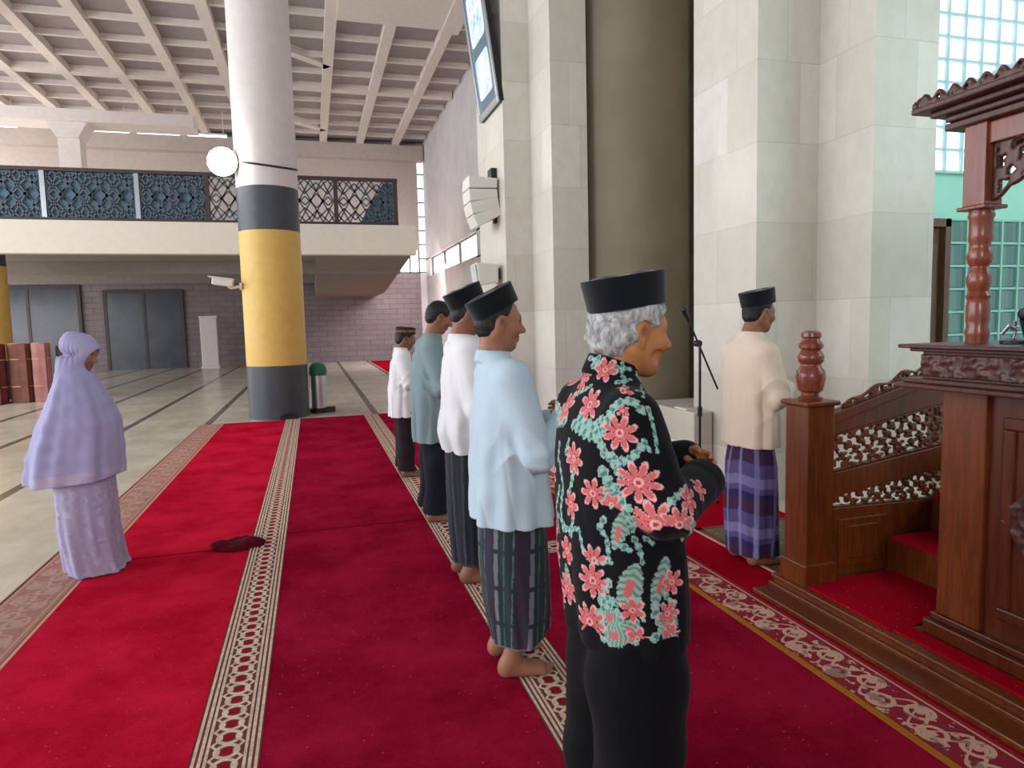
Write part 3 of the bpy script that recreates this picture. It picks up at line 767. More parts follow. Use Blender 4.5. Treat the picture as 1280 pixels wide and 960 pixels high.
# ---------------------------------------------------------------- carved pulpit (minbar)
def carved(name, mat, parent, poly_in, x0, x1, z0, z1, y, th, freq, thr, h, shear=0.0, seed=1, border=0.012, axis='y', closed=False):
    """pierced leaf-work slab in the x-z plane; poly_in(x, z) < 0 inside the outline"""
    f = F((x0 - 0.02, -th - 0.01, z0 - 0.02), (x1 + 0.02, th + 0.01, z1 + 0.02), h)
    sl, x, yy, z = f.view(f.o, f.o + f.n * f.h, 0)
    out = poly_in(x, z)
    zz = z - shear * x
    w = 0.9 * np.sin(zz * freq * 0.55 + seed) ; v = 0.9 * np.sin(x * freq * 0.5 + 2 * seed)
    n = np.sin(x * freq + w) * np.sin(zz * freq + v) + 0.55 * np.sin((x + zz) * freq * 1.7 + seed) * np.sin((x - zz) * freq * 1.3)
    holes = (n - thr) / (freq * 1.5)
    if closed: d = np.maximum(np.abs(yy) - (th * 0.45 + 0.55 * th * np.clip(-holes * 90, 0, 1)), out)
    else: d = np.maximum(np.maximum(np.abs(yy) - th, np.minimum(np.maximum(out, holes), np.maximum(np.abs(out + border * 0.5) - border * 0.5, out))), out)
    f.a[sl] = np.broadcast_to(d, f.a.shape)
    o = f.build(name, mat, parent)
    return o
def minbar():
    t = thing('pulpit', (2.36, 0.0, 0.0), 'carved dark teak pulpit with stairs, pierced balustrade and canopy, right of the imam', 'pulpit')
    W, WD, WR = MAT['wood'], MAT['wood_dark'], MAT['wood_red']
    S = 0.014
    b = MB(); b.box((0.02, 0.35, S), (1.75, 3.10, 0.10)); b.box((0.0, 0.33, S), (1.77, 3.12, 0.06)); b.box((-0.115, 0.30, S), (1.78, 3.10, 0.042)); b.box((0.005, 0.345, 0.085), (1.76, 3.11, 0.105)); b.build('plinth', W, t, bevel=0.006)
    b = MB(); b.box((0.045, 2.34, 0.104), (0.66, 2.90, 0.116)); b.box((0.06, 0.4, 0.104), (0.16, 2.34, 0.114)); b.build('platform_carpet', MAT['pile_plain'], t, bevel=0.004)
    # stairs rising away from the hall
    for k in range(3):
        x = 0.62 + 0.30 * k; z0 = 0.10 + 0.2 * k
        q = MB(); q.box((x, 2.30, z0), (1.70, 2.93, z0 + 0.19)); st = q.build('step', W, t, bevel=0.006)
        q = MB(); q.box((x - 0.015, 2.32, z0 + 0.19), (x + 0.32, 2.91, z0 + 0.204)); q.build('step_carpet', MAT['pile_plain'], st, bevel=0.004)
    # newel post with turned finial
    b = MB(); b.box((0.045, 2.88, 0.10), (0.215, 3.05, 1.05)); b.box((0.03, 2.865, 0.10), (0.23, 3.065, 0.22)); b.box((0.025, 2.86, 1.05), (0.235, 3.07, 1.075)); nw = b.build('newel_post', W, t, bevel=0.008)
    prof = [(0.055, 1.075), (0.06, 1.09), (0.045, 1.10), (0.045, 1.115), (0.062, 1.125), (0.066, 1.15), (0.074, 1.19), (0.070, 1.225), (0.052, 1.25), (0.050, 1.262), (0.062, 1.275), (0.066, 1.30), (0.055, 1.325), (0.046, 1.335), (0.060, 1.347), (0.060, 1.365), (0.044, 1.385), (0.042, 1.395), (0.050, 1.405), (0.048, 1.425), (0.030, 1.435), (0.004, 1.437)]
    b = MB(); b.lathe(prof, (0.13, 2.965, 0), 36); b.build('finial', WR, nw, smooth=True)
    # far balustrade: sloped rails, two pierced panels, carved crest
    yb = 2.965; xa, xe = 0.215, 1.15; sl = 0.275
    def rail(nm, za, zb, slope_a, slope_b, dy, mat):
        q = MB(); q.prism([(xa, za), (xe, za + slope_a * (xe - xa)), (xe, zb + slope_b * (xe - xa)), (xa, zb)], yb - dy, yb + dy, axis=1); return q.build(nm, mat, t, bevel=0.005)
    rail('handrail', 0.93, 0.985, sl, sl, 0.035, W)
    rail('balustrade_rail', 0.872, 0.93, 0.17, sl, 0.02, W)
    rail('balustrade_rail', 0.54, 0.668, 0.125, 0.13, 0.022, W)
    rail('balustrade_rail', 0.105, 0.485, 0.0, -0.02, 0.022, W)
    q = MB(); q.box((0.30, yb - 0.03, 0.16), (0.62, yb - 0.02, 0.42)); q.box((0.36, yb - 0.036, 0.20), (0.56, yb - 0.028, 0.38)); q.build('raised_panel', W, t, bevel=0.005)
    carved('carved_panel', W, t, lambda x, z: np.maximum(np.maximum(xa - x, x - xe), np.maximum(0.668 + 0.13 * (x - xa) - z, z - 0.872 - 0.17 * (x - xa))), xa, xe, 0.66, 1.06, 0, 0.012, 72, -0.05, 0.006, 0.15, 1, 0.014).location = (0, yb, 0)
    carved('carved_panel', W, t, lambda x, z: np.maximum(np.maximum(xa - x, x - xe), np.maximum(0.485 - 0.02 * (x - xa) - z, z - 0.54 - 0.125 * (x - xa))), xa, xe, 0.45, 0.68, 0, 0.012, 80, -0.02, 0.006, 0.1, 3, 0.008).location = (0, yb, 0)
    def crest(x, z):
        base = 0.985 + sl * (x - xa)
        hgt = 0.02 + 0.055 * np.clip((x - xa) / 0.5, 0, 1) * (0.72 + 0.28 * np.cos(x * 34)) * np.clip((x - xa - 0.12) / 0.06, 0, 1)
        return np.maximum(np.maximum(xa + 0.12 - x, x - xe), np.maximum(base - 0.005 - z, z - base - hgt))
    carved('carved_crest', W, t, crest, xa, xe, 0.95, 1.36, 0, 0.013, 72, 0.1, 0.006, sl, 2, 0.012).location = (0, yb, 0)
    # pulpit box: panelled front with its plinth, carved frieze and ledges
    b = MB(); b.box((0.24, 0.55, 0.105), (0.95, 2.26, 1.20)); b.box((0.175, 0.5, 0.105), (0.97, 2.29, 0.17)); b.box((0.205, 0.52, 0.17), (0.96, 2.28, 0.20)); b.build('pulpit_box', MAT['wood_shaded'], t, bevel=0.006)
    for y0, y1 in ((2.06, 2.26), (0.55, 0.72)):
        b = MB(); b.box((0.215, y0, 0.20), (0.245, y1, 1.20)); b.build('pilaster', W, t, bevel=0.006)
    b = MB()
    for lo, hi in (((0.78, 0.28), (2.0, 0.33)), ((0.78, 1.05), (2.0, 1.10)), ((0.78, 0.33), (0.83, 1.05)), ((1.95, 0.33), (2.0, 1.05))): b.box((0.225, lo[0], lo[1]), (0.25, hi[0], hi[1]))
    b.build('panel_moulding', MAT['wood_shaded'], t, bevel=0.008)
    Rz = Matrix.Rotation(math.radians(90), 4, 'Z')
    o = carved('carved_ornament', WD, t, lambda x, z: np.abs(x) + 0.85 * np.abs(z) - 0.15, -0.18, 0.18, -0.2, 0.2, 0, 0.012, 60, 0.25, 0.006, 0, 4, 0.01, closed=True); o.rotation_euler = (0, 0, math.radians(90)); o.location = (0.235, 1.86, 0.70)
    b = MB(); b.box((0.09, 0.4, 1.195), (1.0, 2.40, 1.215)); b.box((0.12, 0.42, 1.215), (0.98, 2.38, 1.235)); b.build('lower_ledge', WD, t, bevel=0.006)
    b = MB(); b.box((0.18, 0.5, 1.235), (0.95, 2.33, 1.352)); b.build('frieze_core', WD, t)
    o = carved('carved_frieze', WD, t, lambda x, z: np.maximum(np.abs(x) - 0.92, np.abs(z) - 0.048), -0.92, 0.92, -0.05, 0.05, 0, 0.016, 62, 0.2, 0.006, 0, 5, 0.006, closed=True); o.rotation_euler = (0, 0, math.radians(90)); o.location = (0.176, 1.41, 1.29)
    b = MB(); b.box((0.10, 0.42, 1.365), (1.0, 2.39, 1.382)); b.box((0.135, 0.45, 1.350), (0.98, 2.36, 1.366)); b.build('top_ledge', WD, t, bevel=0.005)
    # canopy posts, beams, valance and roof
    post = [(0.042, 0), (0.044, 0.03), (0.048, 0.05), (0.040, 0.07), (0.045, 0.10), (0.045, 0.16), (0.040, 0.18), (0.048, 0.20), (0.036, 0.22), (0.046, 0.25), (0.048, 0.275), (0.036, 0.31), (0.034, 0.325), (0.045, 0.34), (0.049, 0.37), (0.040, 0.40), (0.038, 0.42), (0.046, 0.435), (0.044, 0.46), (0.044, 0.52), (0.050, 0.535), (0.046, 0.55), (0.046, 0.565)]
    for x, y in ((0.375, 2.245), (0.375, 0.75), (0.90, 2.245), (0.90, 0.75)):
        b = MB(); b.lathe([(r, z + 1.38) for r, z in post], (x, y, 0), 28); pp = b.build('canopy_post', WR, t, smooth=True)
        q = MB(); q.box((x - 0.05, y - 0.05, 1.955), (x + 0.05, y + 0.05, 2.30)); q.box((x - 0.065, y - 0.065, 1.94), (x + 0.065, y + 0.065, 1.957)); q.build('post_block', WR, pp, bevel=0.005)
    b = MB(); b.box((0.34, 0.70, 2.20), (0.41, 2.29, 2.29)); b.box((0.865, 0.70, 2.20), (0.935, 2.29, 2.29)); b.box((0.34, 2.21, 2.20), (0.935, 2.28, 2.29)); b.box((0.34, 0.71, 2.20), (0.935, 0.78, 2.29)); b.build('canopy_beam', WR, t, bevel=0.005)
    def valance(x, z):
        hw = 0.70; r = np.abs(x) / hw
        low = 2.17 - 0.20 * np.clip(r, 0, 1) ** 2.5 - 0.012 * np.abs(np.sin(x * 40))
        return np.maximum(np.abs(x) - hw, np.maximum(low - z, z - 2.21))
    o = carved('valance', WD, t, valance, -0.72, 0.72, 1.92, 2.22, 0, 0.012, 64, 0.35, 0.006, 0, 6, 0.016); o.rotation_euler = (0, 0, math.radians(90)); o.location = (0.375, 1.4975, 0)
    b = MB(); b.box((0.30, 0.62, 2.29), (0.98, 2.37, 2.32))
    for k, (e, z) in enumerate(((0.06, 2.32), (0.10, 2.345), (0.15, 2.37))): b.box((0.34 - e, 0.70 - e, z), (0.935 + e, 2.29 + e, z + 0.025))
    b.build('cornice', WD, t, bevel=0.006)
    for rz, L, cx, cy in ((90, 0.94, 0.21, 1.495), (0, 0.45, 0.64, 2.425), (0, 0.45, 0.64, 0.565)):
        o = carved('carved_crest', WD, t, lambda x, z, L=L: np.maximum(np.abs(x) - L, np.maximum(2.39 - z, z - 2.432 - 0.014 * np.cos(x * 92))), -L, L, 2.38, 2.48, 0, 0.012, 100, 0.5, 0.006, 0, 7, 0.012); o.rotation_euler = (0, 0, math.radians(rz)); o.location = (cx, cy, 0)
    b = MB(); b.box((0.30, 0.66, 2.385), (0.97, 2.33, 2.47)); b.box((0.36, 0.76, 2.47), (0.92, 2.22, 2.50)); b.build('canopy_roof', MAT['pale_blue'], t, bevel=0.03)
    return t
minbar()
def desk_mic():
    t = thing('desk_microphone', (2.70, 2.06, 1.3835), 'small black microphone with a shiny clip on the pulpit ledge', 'microphone')
    b = MB(); b.lathe([(0.045, 0), (0.045, 0.012), (0.02, 0.02)], n=24); b.build('base', MAT['black'], t, smooth=True)
    b = MB(); b.tube([(0, 0, 0.015), (0.0, -0.01, 0.06), (-0.015, -0.015, 0.09)], 0.006); b.build('gooseneck', MAT['chrome'], t, smooth=True)
    b = MB(); b.cyl((0.0, -0.012, 0.06), (-0.02, 0.0, 0.075), 0.012); b.cyl((-0.02, 0.0, 0.075), (-0.02, 0.03, 0.04), 0.007); b.build('clip', MAT['chrome'], t, smooth=True)
    b = MB(); b.cyl((0.03, -0.05, 0.0), (0.0, -0.05, 0.10), 0.018, 0.024); b.lathe([(0.024, 0), (0.03, 0.012), (0.026, 0.035), (0.008, 0.045)], (0.0, -0.05, 0.10), 16); b.build('microphone', MAT['black'], t, smooth=True)
desk_mic()

# ---------------------------------------------------------------- people
def skin_mat():
    m = M('skin', 0.5, 0.35)
    m.color(m.mix(ramp(m.noise(30, 3), .3, .7) * 0.12, m.attr(), rgb(120, 70, 48)))
    m.b.inputs['Subsurface Weight'].default_value = 0.06
    m.b.inputs['Subsurface Radius'].default_value = (0.02, 0.008, 0.004)
    return m.m
def cloth_mat(name, rough=0.85, weave=420):
    m = M(name, rough, 0.15); m.color(m.attr()); m.bump(m.noise(weave, 1), 0.12, 0.002); m.b.inputs['Sheen Weight'].default_value = 0.05; return m.m
MAT['skin'] = skin_mat()
MAT['cloth'] = cloth_mat('woven_cloth')
MAT['velvet'] = simple('black_velvet', rgb(16, 22, 26), 0.9, 0.1, var=0.15)
MAT['velvet'].node_tree.nodes['Principled BSDF'].inputs['Sheen Weight'].default_value = 0.25
def hair_mat(name, a, b):
    m = M(name, 0.55, 0.3); n = m.noise(55, 4, 0.7, stretch=(1, 1, 0.5)); m.color(m.mix(ramp(n, .35, .65), a, b)); m.bump(n, 0.6, 0.006); return m.m
MAT['hair_black'] = hair_mat('black_hair', rgb(16, 15, 16), rgb(36, 34, 36))
MAT['hair_grey'] = hair_mat('grey_hair', rgb(128, 128, 128), rgb(196, 196, 194))

def rotY(a):
    c, s_ = math.cos(a), math.sin(a); return np.array([[c, 0, s_], [0, 1, 0], [-s_, 0, c]])
def lin(*c): return s2l(c)

class Head:
    """head frame: x forward, y left, z up; origin at mid-head"""
    def __init__(s, org, pitch, k=1.0, yaw=0.0):
        s.o = np.array(org, float); s.k = k
        c, q = math.cos(yaw), math.sin(yaw)
        s.R = np.array([[c, -q, 0], [q, c, 0], [0, 0, 1]]) @ rotY(pitch)      # positive pitch: nodding down
    def P(s, *p): return s.o + s.R @ (np.array(p, float) * s.k)
    def inv(s, V): return (V - s.o) @ s.R / s.k

def add_head(f, H, neck_base, age=0.0):
    k, R = H.k, H.R
    E_ = lambda c, r, b, op='u', A=None: f.ell(H.P(*c), np.array(r) * k, b * k, op, R if A is None else R @ A)
    C_ = lambda a, b_, ra, rb, q, op='u': f.cone(H.P(*a), H.P(*b_), ra * k, rb * k, q * k, op)
    E_((-0.012, 0, 0.030), (0.098, 0.076, 0.086), 0)                    # cranium
    E_((0.022, 0, -0.030), (0.066, 0.062, 0.082), 0.03)                 # face
    C_((0.055, 0, -0.098), (0.050, 0.0, -0.095), 0.022, 0.022, 0.03)    # chin
    for sy in (-1, 1):
        C_((0.045, sy * 0.028, -0.092), (-0.022, sy * 0.056, -0.050), 0.018, 0.022, 0.03)     # jaw
        E_((0.058, sy * 0.043, -0.028), (0.026, 0.022, 0.022), 0.03)                          # cheekbone
        C_((0.080, sy * 0.010, 0.022), (0.064, sy * 0.046, 0.018), 0.012, 0.010, 0.025)       # brow
    C_((0.084, 0, 0.014), (0.110, 0, -0.029), 0.0075, 0.0105, 0.014)      # nose
    E_((0.110, 0, -0.032), (0.010, 0.011, 0.009), 0.010)
    for sy in (-1, 1): E_((0.092, sy * 0.013, -0.037), (0.012, 0.009, 0.008), 0.010)
    for sy in (-1, 1):
        E_((0.090, sy * 0.031, 0.002), (0.018, 0.018, 0.011), 0.014, 's')                     # sockets
        E_((0.0705, sy * 0.031, 0.001), (0.0125, 0.0135, 0.0115), 0.003)                      # eyeballs
        C_((0.079, sy * 0.020, 0.010), (0.074, sy * 0.044, 0.007), 0.0045, 0.0045, 0.006)     # lids
    E_((0.082, 0, -0.060), (0.012, 0.024, 0.007), 0.008); E_((0.080, 0, -0.073), (0.012, 0.021, 0.0075), 0.008)
    E_((0.098, 0, -0.0665), (0.010, 0.026, 0.0022), 0.004, 's')
    if age:
        for sy in (-1, 1): C_((0.088, sy * 0.024, -0.040), (0.074, sy * 0.034, -0.070), 0.0012, 0.0012, 0.008, 's'); E_((0.052, sy * 0.056, -0.062), (0.016, 0.010, 0.016), 0.012, 's')
    A = rotY(0.22)
    for sy in (-1, 1):                                                   # ears
        E_((-0.012, sy * 0.077, -0.008), (0.021, 0.010, 0.034), 0.010, 'u', A)
        E_((-0.006, sy * 0.089, -0.002), (0.011, 0.009, 0.019), 0.006, 's', A)
        E_((-0.004, sy * 0.074, -0.036), (0.009, 0.007, 0.010), 0.008)
    f.cone(H.P(-0.022, 0, -0.04), neck_base, 0.056 * k, 0.062 * k, 0.03)
    if age:
        for sy in (-1, 1): f.cone(H.P(-0.012, sy * 0.05, -0.06), np.array(neck_base) + (0.05, sy * 0.02, -0.01), 0.016 * k, 0.018 * k, 0.02)

def skin_colors(H, base, age=0.0):
    base = np.array(base)
    def fn(V):
        p = H.inv(V); c = np.repeat(base[None, :], len(V), 0)
        def blend(mask, col):
            nonlocal c
            m_ = np.clip(mask, 0, 1)[:, None]; c = c * (1 - m_) + np.array(col) * m_
        ay = np.abs(p[:, 1])
        lips = 1 - np.sqrt(((p[:, 0] - 0.09) / 0.02) ** 2 + (p[:, 1] / 0.027) ** 2 + ((p[:, 2] + 0.067) / 0.015) ** 2)
        blend(lips * 3, lin(142, 84, 74))
        brow = 1 - np.sqrt(((p[:, 0] - 0.075) / 0.022) ** 2 + ((ay - 0.030) / 0.022) ** 2 + ((p[:, 2] - 0.026 + 0.1 * (ay - 0.03)) / 0.0055) ** 2)
        blend(brow * 3, lin(120, 114, 108) if age else lin(34, 28, 26))
        eye = 1 - np.sqrt(((p[:, 0] - 0.082) / 0.012) ** 2 + ((ay - 0.031) / 0.013) ** 2 + ((p[:, 2] - 0.001) / 0.0055) ** 2)
        blend(eye * 4, lin(226, 220, 212))
        iris = 1 - np.sqrt(((p[:, 0] - 0.083) / 0.012) ** 2 + ((ay - 0.030) / 0.0055) ** 2 + ((p[:, 2] - 0.001) / 0.0055) ** 2)
        blend(iris * 4, lin(30, 20, 16))
        ear_shade = 1 - np.sqrt(((p[:, 0] + 0.004) / 0.012) ** 2 + ((ay - 0.082) / 0.012) ** 2 + ((p[:, 2] - 0.0) / 0.020) ** 2)  # shade of the ear hollow painted into the skin colour
        blend(ear_shade * 2.5, base * 0.55)
        stubble = 1 - np.sqrt(((p[:, 0] - 0.06) / 0.06) ** 2 + (p[:, 1] / 0.07) ** 2 + ((p[:, 2] + 0.085) / 0.045) ** 2)
        blend(np.clip(stubble, 0, 0.18), base * 0.6)
        return c
    return fn

def add_hand(f, wrist, fwd, up, k=1.0, curl=0.5, side=1):
    """palm from the wrist along fwd; up = back of the hand; side gives the thumb's side"""
    w = np.array(wrist, float); a = np.array(fwd, float); a /= np.linalg.norm(a)
    u = np.array(up, float); u -= a * (u @ a); u /= np.linalg.norm(u); s_ = np.cross(u, a) * side
    P = lambda x, y, z: w + k * (a * x + s_ * y + u * z)
    for y, l in ((0.030, 0.082), (0.010, 0.086), (-0.010, 0.082), (-0.029, 0.074)):
        f.cone(P(0.0, y * 0.55, 0), P(l, y, 0.002), 0.016 * k, 0.0125 * k, 0.012 * k)
    for y, l0, L in ((0.030, 0.082, 0.070), (0.010, 0.086, 0.078), (-0.010, 0.082, 0.072), (-0.029, 0.074, 0.058)):
        p = P(l0, y, 0.002); ang = 0.0; r = 0.0096
        for q, seg in enumerate((0.44, 0.31, 0.25)):
            ang += curl * (0.75, 0.95, 0.7)[q]
            n = p + k * L * seg * (a * math.cos(ang) - u * math.sin(ang)) + s_ * (0.0012 * k * np.sign(y))
            f.cone(p, n, r * k, (r - 0.0008) * k, 0.003 * k); p = n; r -= 0.0008
    t0, t1, t2, t3 = P(0.018, 0.020, -0.004), P(0.045, 0.045, -0.012), P(0.070, 0.055, -0.02), P(0.092, 0.052, -0.026 - 0.01 * curl)
    f.chain([t0, t1, t2, t3], [0.016 * k, 0.0125 * k, 0.0105 * k, 0.009 * k], 0.008 * k)

def add_foot(f, ankle, k=1.0, yaw=0.0):
    x0, y0, z0 = ankle; c, s_ = math.cos(yaw), math.sin(yaw)
    P = lambda x, y, z: (x0 + k * (x * c - y * s_), y0 + k * (x * s_ + y * c), z * k)
    f.cone(P(-0.03, 0, 0.032), P(0.0, 0, 0.085), 0.031 * k, 0.036 * k, 0.03)
    f.cone(P(-0.02, 0, 0.045), P(0.12, 0, 0.026), 0.040 * k, 0.026 * k, 0.03)
    sg = 1 if y0 > 0 else -1
    f.cone(P(0.02, sg * 0.012, 0.03), P(0.13, sg * 0.026, 0.020), 0.028 * k, 0.020 * k, 0.02)
    f.cone(P(0.03, -sg * 0.014, 0.04), P(0.14, -sg * 0.022, 0.022), 0.028 * k, 0.021 * k, 0.02)
    for i, (dy, L, r) in enumerate(((-0.030, 0.050, 0.0125), (-0.010, 0.050, 0.010), (0.008, 0.044, 0.0095), (0.024, 0.036, 0.009), (0.038, 0.028, 0.009))):
        f.cone(P(0.140 - 0.006 * i, sg * dy, 0.018), P(0.140 - 0.006 * i + L, sg * dy, 0.012), r * k, r * 0.9 * k, 0.006)

def man(name_label, pos, yaw, cfg):
    """one continuous body; clothing, hair and cap are children. cfg gives joints in the figure's own metres"""
    k = cfg.get('k', 1.0); h = cfg.get('h', 0.006)
    H = Head(cfg['head'], cfg.get('pitch', 0.12), cfg.get('hk', 0.97), cfg.get('hyaw', 0.0))
    nb = cfg['neck']; sh, el, wr = cfg['shoulder'], cfg['elbow'], cfg['wrist']
    hip, knee = cfg['hip'], cfg['knee']
    f = F((-0.34, -0.36, -0.02), (0.44, 0.36, H.o[2] + 0.16), h)
    P = lambda p, s_: np.array((p[0], p[1] * s_, p[2]))
    f.loft([(r[0], r[1] + 0.045, r[2] - 0.045, max(r[3] - 0.05, 0.02)) for r in cfg['torso']], 0.02)
    add_head(f, H, nb, cfg.get('age', 0))
    for s_ in (-1, 1):
        S = P(sh, s_); E_ = P(el[0 if s_ < 0 else 1], s_); W_ = P(wr[0 if s_ < 0 else 1], s_)
        f.chain([np.array(nb) + (0, s_ * 0.03, -0.05), S], [0.045 * k, 0.045 * k], 0.03)
        f.chain([S, E_], [0.046 * k, 0.036 * k], 0.02); f.chain([E_, W_], [0.036 * k, 0.025 * k], 0.01)
        fw = cfg['hand_dir'][0 if s_ < 0 else 1]
        add_hand(f, W_, fw, cfg['hand_up'][0 if s_ < 0 else 1], k * 0.98, cfg['curl'][0 if s_ < 0 else 1], side=1 if s_ < 0 else -1)
        Hp, K_ = P(hip, s_), P(knee, s_); A_ = np.array(cfg['ankle'][0 if s_ < 0 else 1])
        f.chain([Hp, K_, A_], [0.070 * k, 0.045 * k, 0.034 * k], 0.02)
        add_foot(f, A_, k, -s_ * 0.10 * -1)
    f.cut((0, 0, -1), 0.0)
    o = f.build('person', MAT['skin'], None, skin_colors(H, cfg['skin'], cfg.get('age', 0)))
    o.location = pos; o.rotation_euler = (0, 0, yaw)
    tag(o, name_label, 'person')
    return o, H

def shirt(parent, cfg, color, h, name='shirt', collar=True, fold_amp=0.006, seed=0, hem_fold=0.004, col=None, cuff=0.0, slit=True):
    k = cfg.get('k', 1.0); nb = cfg['neck']; sh, el, wr = cfg['shoulder'], cfg['elbow'], cfg['wrist']
    P = lambda p, s_: np.array((p[0], p[1] * s_, p[2]))
    T = cfg['torso']; z0 = min(r[0] for r in T)
    f = F((-0.36, -0.40, z0 - 0.04), (0.42, 0.40, nb[2] + 0.14), h)
    rs = np.random.RandomState(seed); ph = rs.uniform(0, 6.28, 4)
    zt = max(r[0] for r in T)
    def fold(th, z, x, y):
        w = np.clip((zt - 0.15 - z) / (zt - 0.15 - z0), 0, 1)
        return hem_fold * w * (np.sin(7 * th + ph[0] + 2 * z) + 0.7 * np.sin(11 * th + ph[1] - 3 * z))
    f.loft(T, 0.0, 2.4, fold)
    rsh = cfg.get('sleeve', (0.078, 0.066, 0.050))
    for s_ in (-1, 1):
        S = P(sh, s_); E_ = P(el[0 if s_ < 0 else 1], s_); W_ = P(wr[0 if s_ < 0 else 1], s_)
        f.cone(np.array(nb) + (0.0, s_ * 0.02, -0.035), S + (0, -s_ * 0.01, 0.012), 0.050 * k, 0.060 * k, 0.05)
        d = (W_ - E_) / np.linalg.norm(W_ - E_)
        f.cone(S, E_, rsh[0] * k, rsh[1] * k, 0.035)
        f.cone(E_, W_ - d * 0.035, rsh[1] * k, rsh[2] * k, 0.02)
        f.cone(W_ - d * 0.045, W_ - d * 0.015, (rsh[2] + 0.004) * k, (rsh[2] + 0.003) * k, 0.006)
    N1, N2 = Noise(26, seed=seed + 1), Noise(55, seed=seed + 2)
    Er = P(el[0], -1); El = P(el[1], 1)
    def crease(x, y, z):
        near = np.exp(-((x - Er[0]) ** 2 + (y - Er[1]) ** 2 + (z - Er[2]) ** 2) / 0.02) + np.exp(-((x - El[0]) ** 2 + (y - El[1]) ** 2 + (z - El[2]) ** 2) / 0.02)
        rid = np.sin(46 * (z + 0.55 * x) + 3.0 * N1(x, y, z)) * 0.5
        th = np.arctan2(y, x + 0.02)
        drape = 1 - 2 * np.abs(np.sin(4.5 * th + 1.3 * N1(x * 0.5, y * 0.5, z * 0.25) + 2.2 * z)) ** 0.7
        pull = 1 - 2 * np.abs(np.sin(15 * (z + 0.7 * x) + 1.6 * N1(x, y, z * 0.6))) ** 0.7
        low = np.clip((1.30 * k - z) / 0.25, 0, 1)
        return fold_amp * low * (0.55 * drape + 0.35 * N2(x, y, z * 0.5)) + 0.011 * near * (0.5 * rid - 0.6 * pull)
    f.warp(crease)
    if slit:       # side vents
        for s_ in (-1, 1):
            zc = z0 + 0.07; xm = np.mean([T[0][1], T[0][2]])
            f.cone((xm + 0.015, s_ * 0.40, z0 - 0.05), (xm + 0.01, s_ * 0.12, z0 - 0.05), 0.02, 0.02)
            f.cone((xm + 0.015, s_ * 0.30, z0 - 0.06), (xm + 0.012, s_ * 0.30, zc), 0.004, 0.003, 0.0, 's')
    f.cut((0.0, 0, -1), -z0)
    if collar:
        c0 = np.array(nb); d = np.array(cfg.get('collar_dir', (0.10, 0, 1.0))); d /= np.linalg.norm(d)
        sl, x, y, z = f.view(f.o, f.o + f.n * f.h, 0)
        ax = (x - c0[0]) * d[0] + (y - c0[1]) * d[1] + (z - c0[2]) * d[2]
        rr = np.sqrt(np.maximum((x - c0[0]) ** 2 + (y - c0[1]) ** 2 + (z - c0[2]) ** 2 - ax ** 2, 0))
        cr = cfg.get('collar_r', 0.070) - 0.12 * ax
        ring = np.maximum(np.abs(rr - cr) - 0.005, np.abs(ax - cfg.get('collar_z', 0.0)) - cfg.get('collar_h', 0.026))
        f.a[sl] = smin(f.a[sl], ring, 0.012)
        f.cone(c0 + d * -0.03, c0 + d * 0.12, 0.052, 0.056, 0.004, 's')
    if col is None:
        base = np.array(color); Nn = Noise(9, seed=seed + 4)
        col = lambda V: base[None, :] * (1 + 0.03 * Nn(V[:, 0], V[:, 1], V[:, 2]))[:, None]
    return f.build(name, cfg.get('cloth', MAT['cloth']), parent, col)

def skirt(parent, prof, col, h=0.006, name='sarong', seed=0, amp=0.008, n=5, hem_tilt=(0, 0)):
    z0 = min(r[0] for r in prof); z1 = max(r[0] for r in prof)
    f = F((-0.36, -0.36, z0 - 0.05), (0.36, 0.36, z1 + 0.02), h); ph = np.random.RandomState(seed).uniform(0, 6.28, 4)
    def fold(th, z, x, y):
        w = np.clip((z1 - z) / (z1 - z0), 0, 1) ** 0.8
        return amp * w * (np.sin(n * th + ph[0] + 1.5 * z) + 0.6 * np.sin((2 * n + 1) * th + ph[1] - 4 * z) + 0.4 * np.sin((3 * n + 2) * th + ph[2] + 6 * z))
    f.loft(prof, 0.0, 2.2, fold)
    f.cut((hem_tilt[0], hem_tilt[1], -1), -z0 - 0.0)
    return f.build(name, MAT['cloth'], parent, col)

def trousers(parent, cfg, color, h=0.006, r=(0.105, 0.085, 0.085), name='trousers', seed=0, top=None, z_end=0.07):
    P = lambda p, s_: np.array((p[0], p[1] * s_, p[2]))
    f = F((-0.3, -0.34, -0.01), (0.3, 0.34, cfg['hip'][2] + 0.16), h)
    hx = cfg['hip'][0]; hz = cfg['hip'][2]
    w = cfg.get('hipw', 1.0); f.loft([(hz - 0.08, hx - 0.125 * w, hx + 0.115 * w, 0.165 * w), (hz + 0.03, hx - 0.125 * w, hx + 0.115 * w, 0.165 * w), (hz + 0.10, hx - 0.09 * w, hx + 0.09 * w, 0.14 * w)])
    for s_ in (-1, 1):
        A_ = np.array(cfg['ankle'][0 if s_ < 0 else 1]); Hp, K_ = P(cfg['hip'], s_), P(cfg['knee'], s_)
        f.chain([Hp, K_, A_ + (0, 0, -0.02)], r, 0.04)
        f.cone(A_ + (-0.01, 0, 0.03), A_ + (0.02, 0, -0.03), r[2], r[2] + 0.008, 0.03)
    N1, N2 = Noise(14, seed=seed), Noise(34, seed=seed + 3)
    f.warp(lambda x, y, z: 0.006 * N1(x, y, z * 1.5) + 0.004 * N2(x, y, z * 0.8)); f.cut((0, 0, -1), -z_end); f.cut((0, 0, 1), min(r_[0] for r_ in cfg['torso']) + 0.06)
    base = np.array(color)
    return f.build(name, MAT['cloth'], parent, lambda V: np.repeat(base[None, :], len(V), 0))

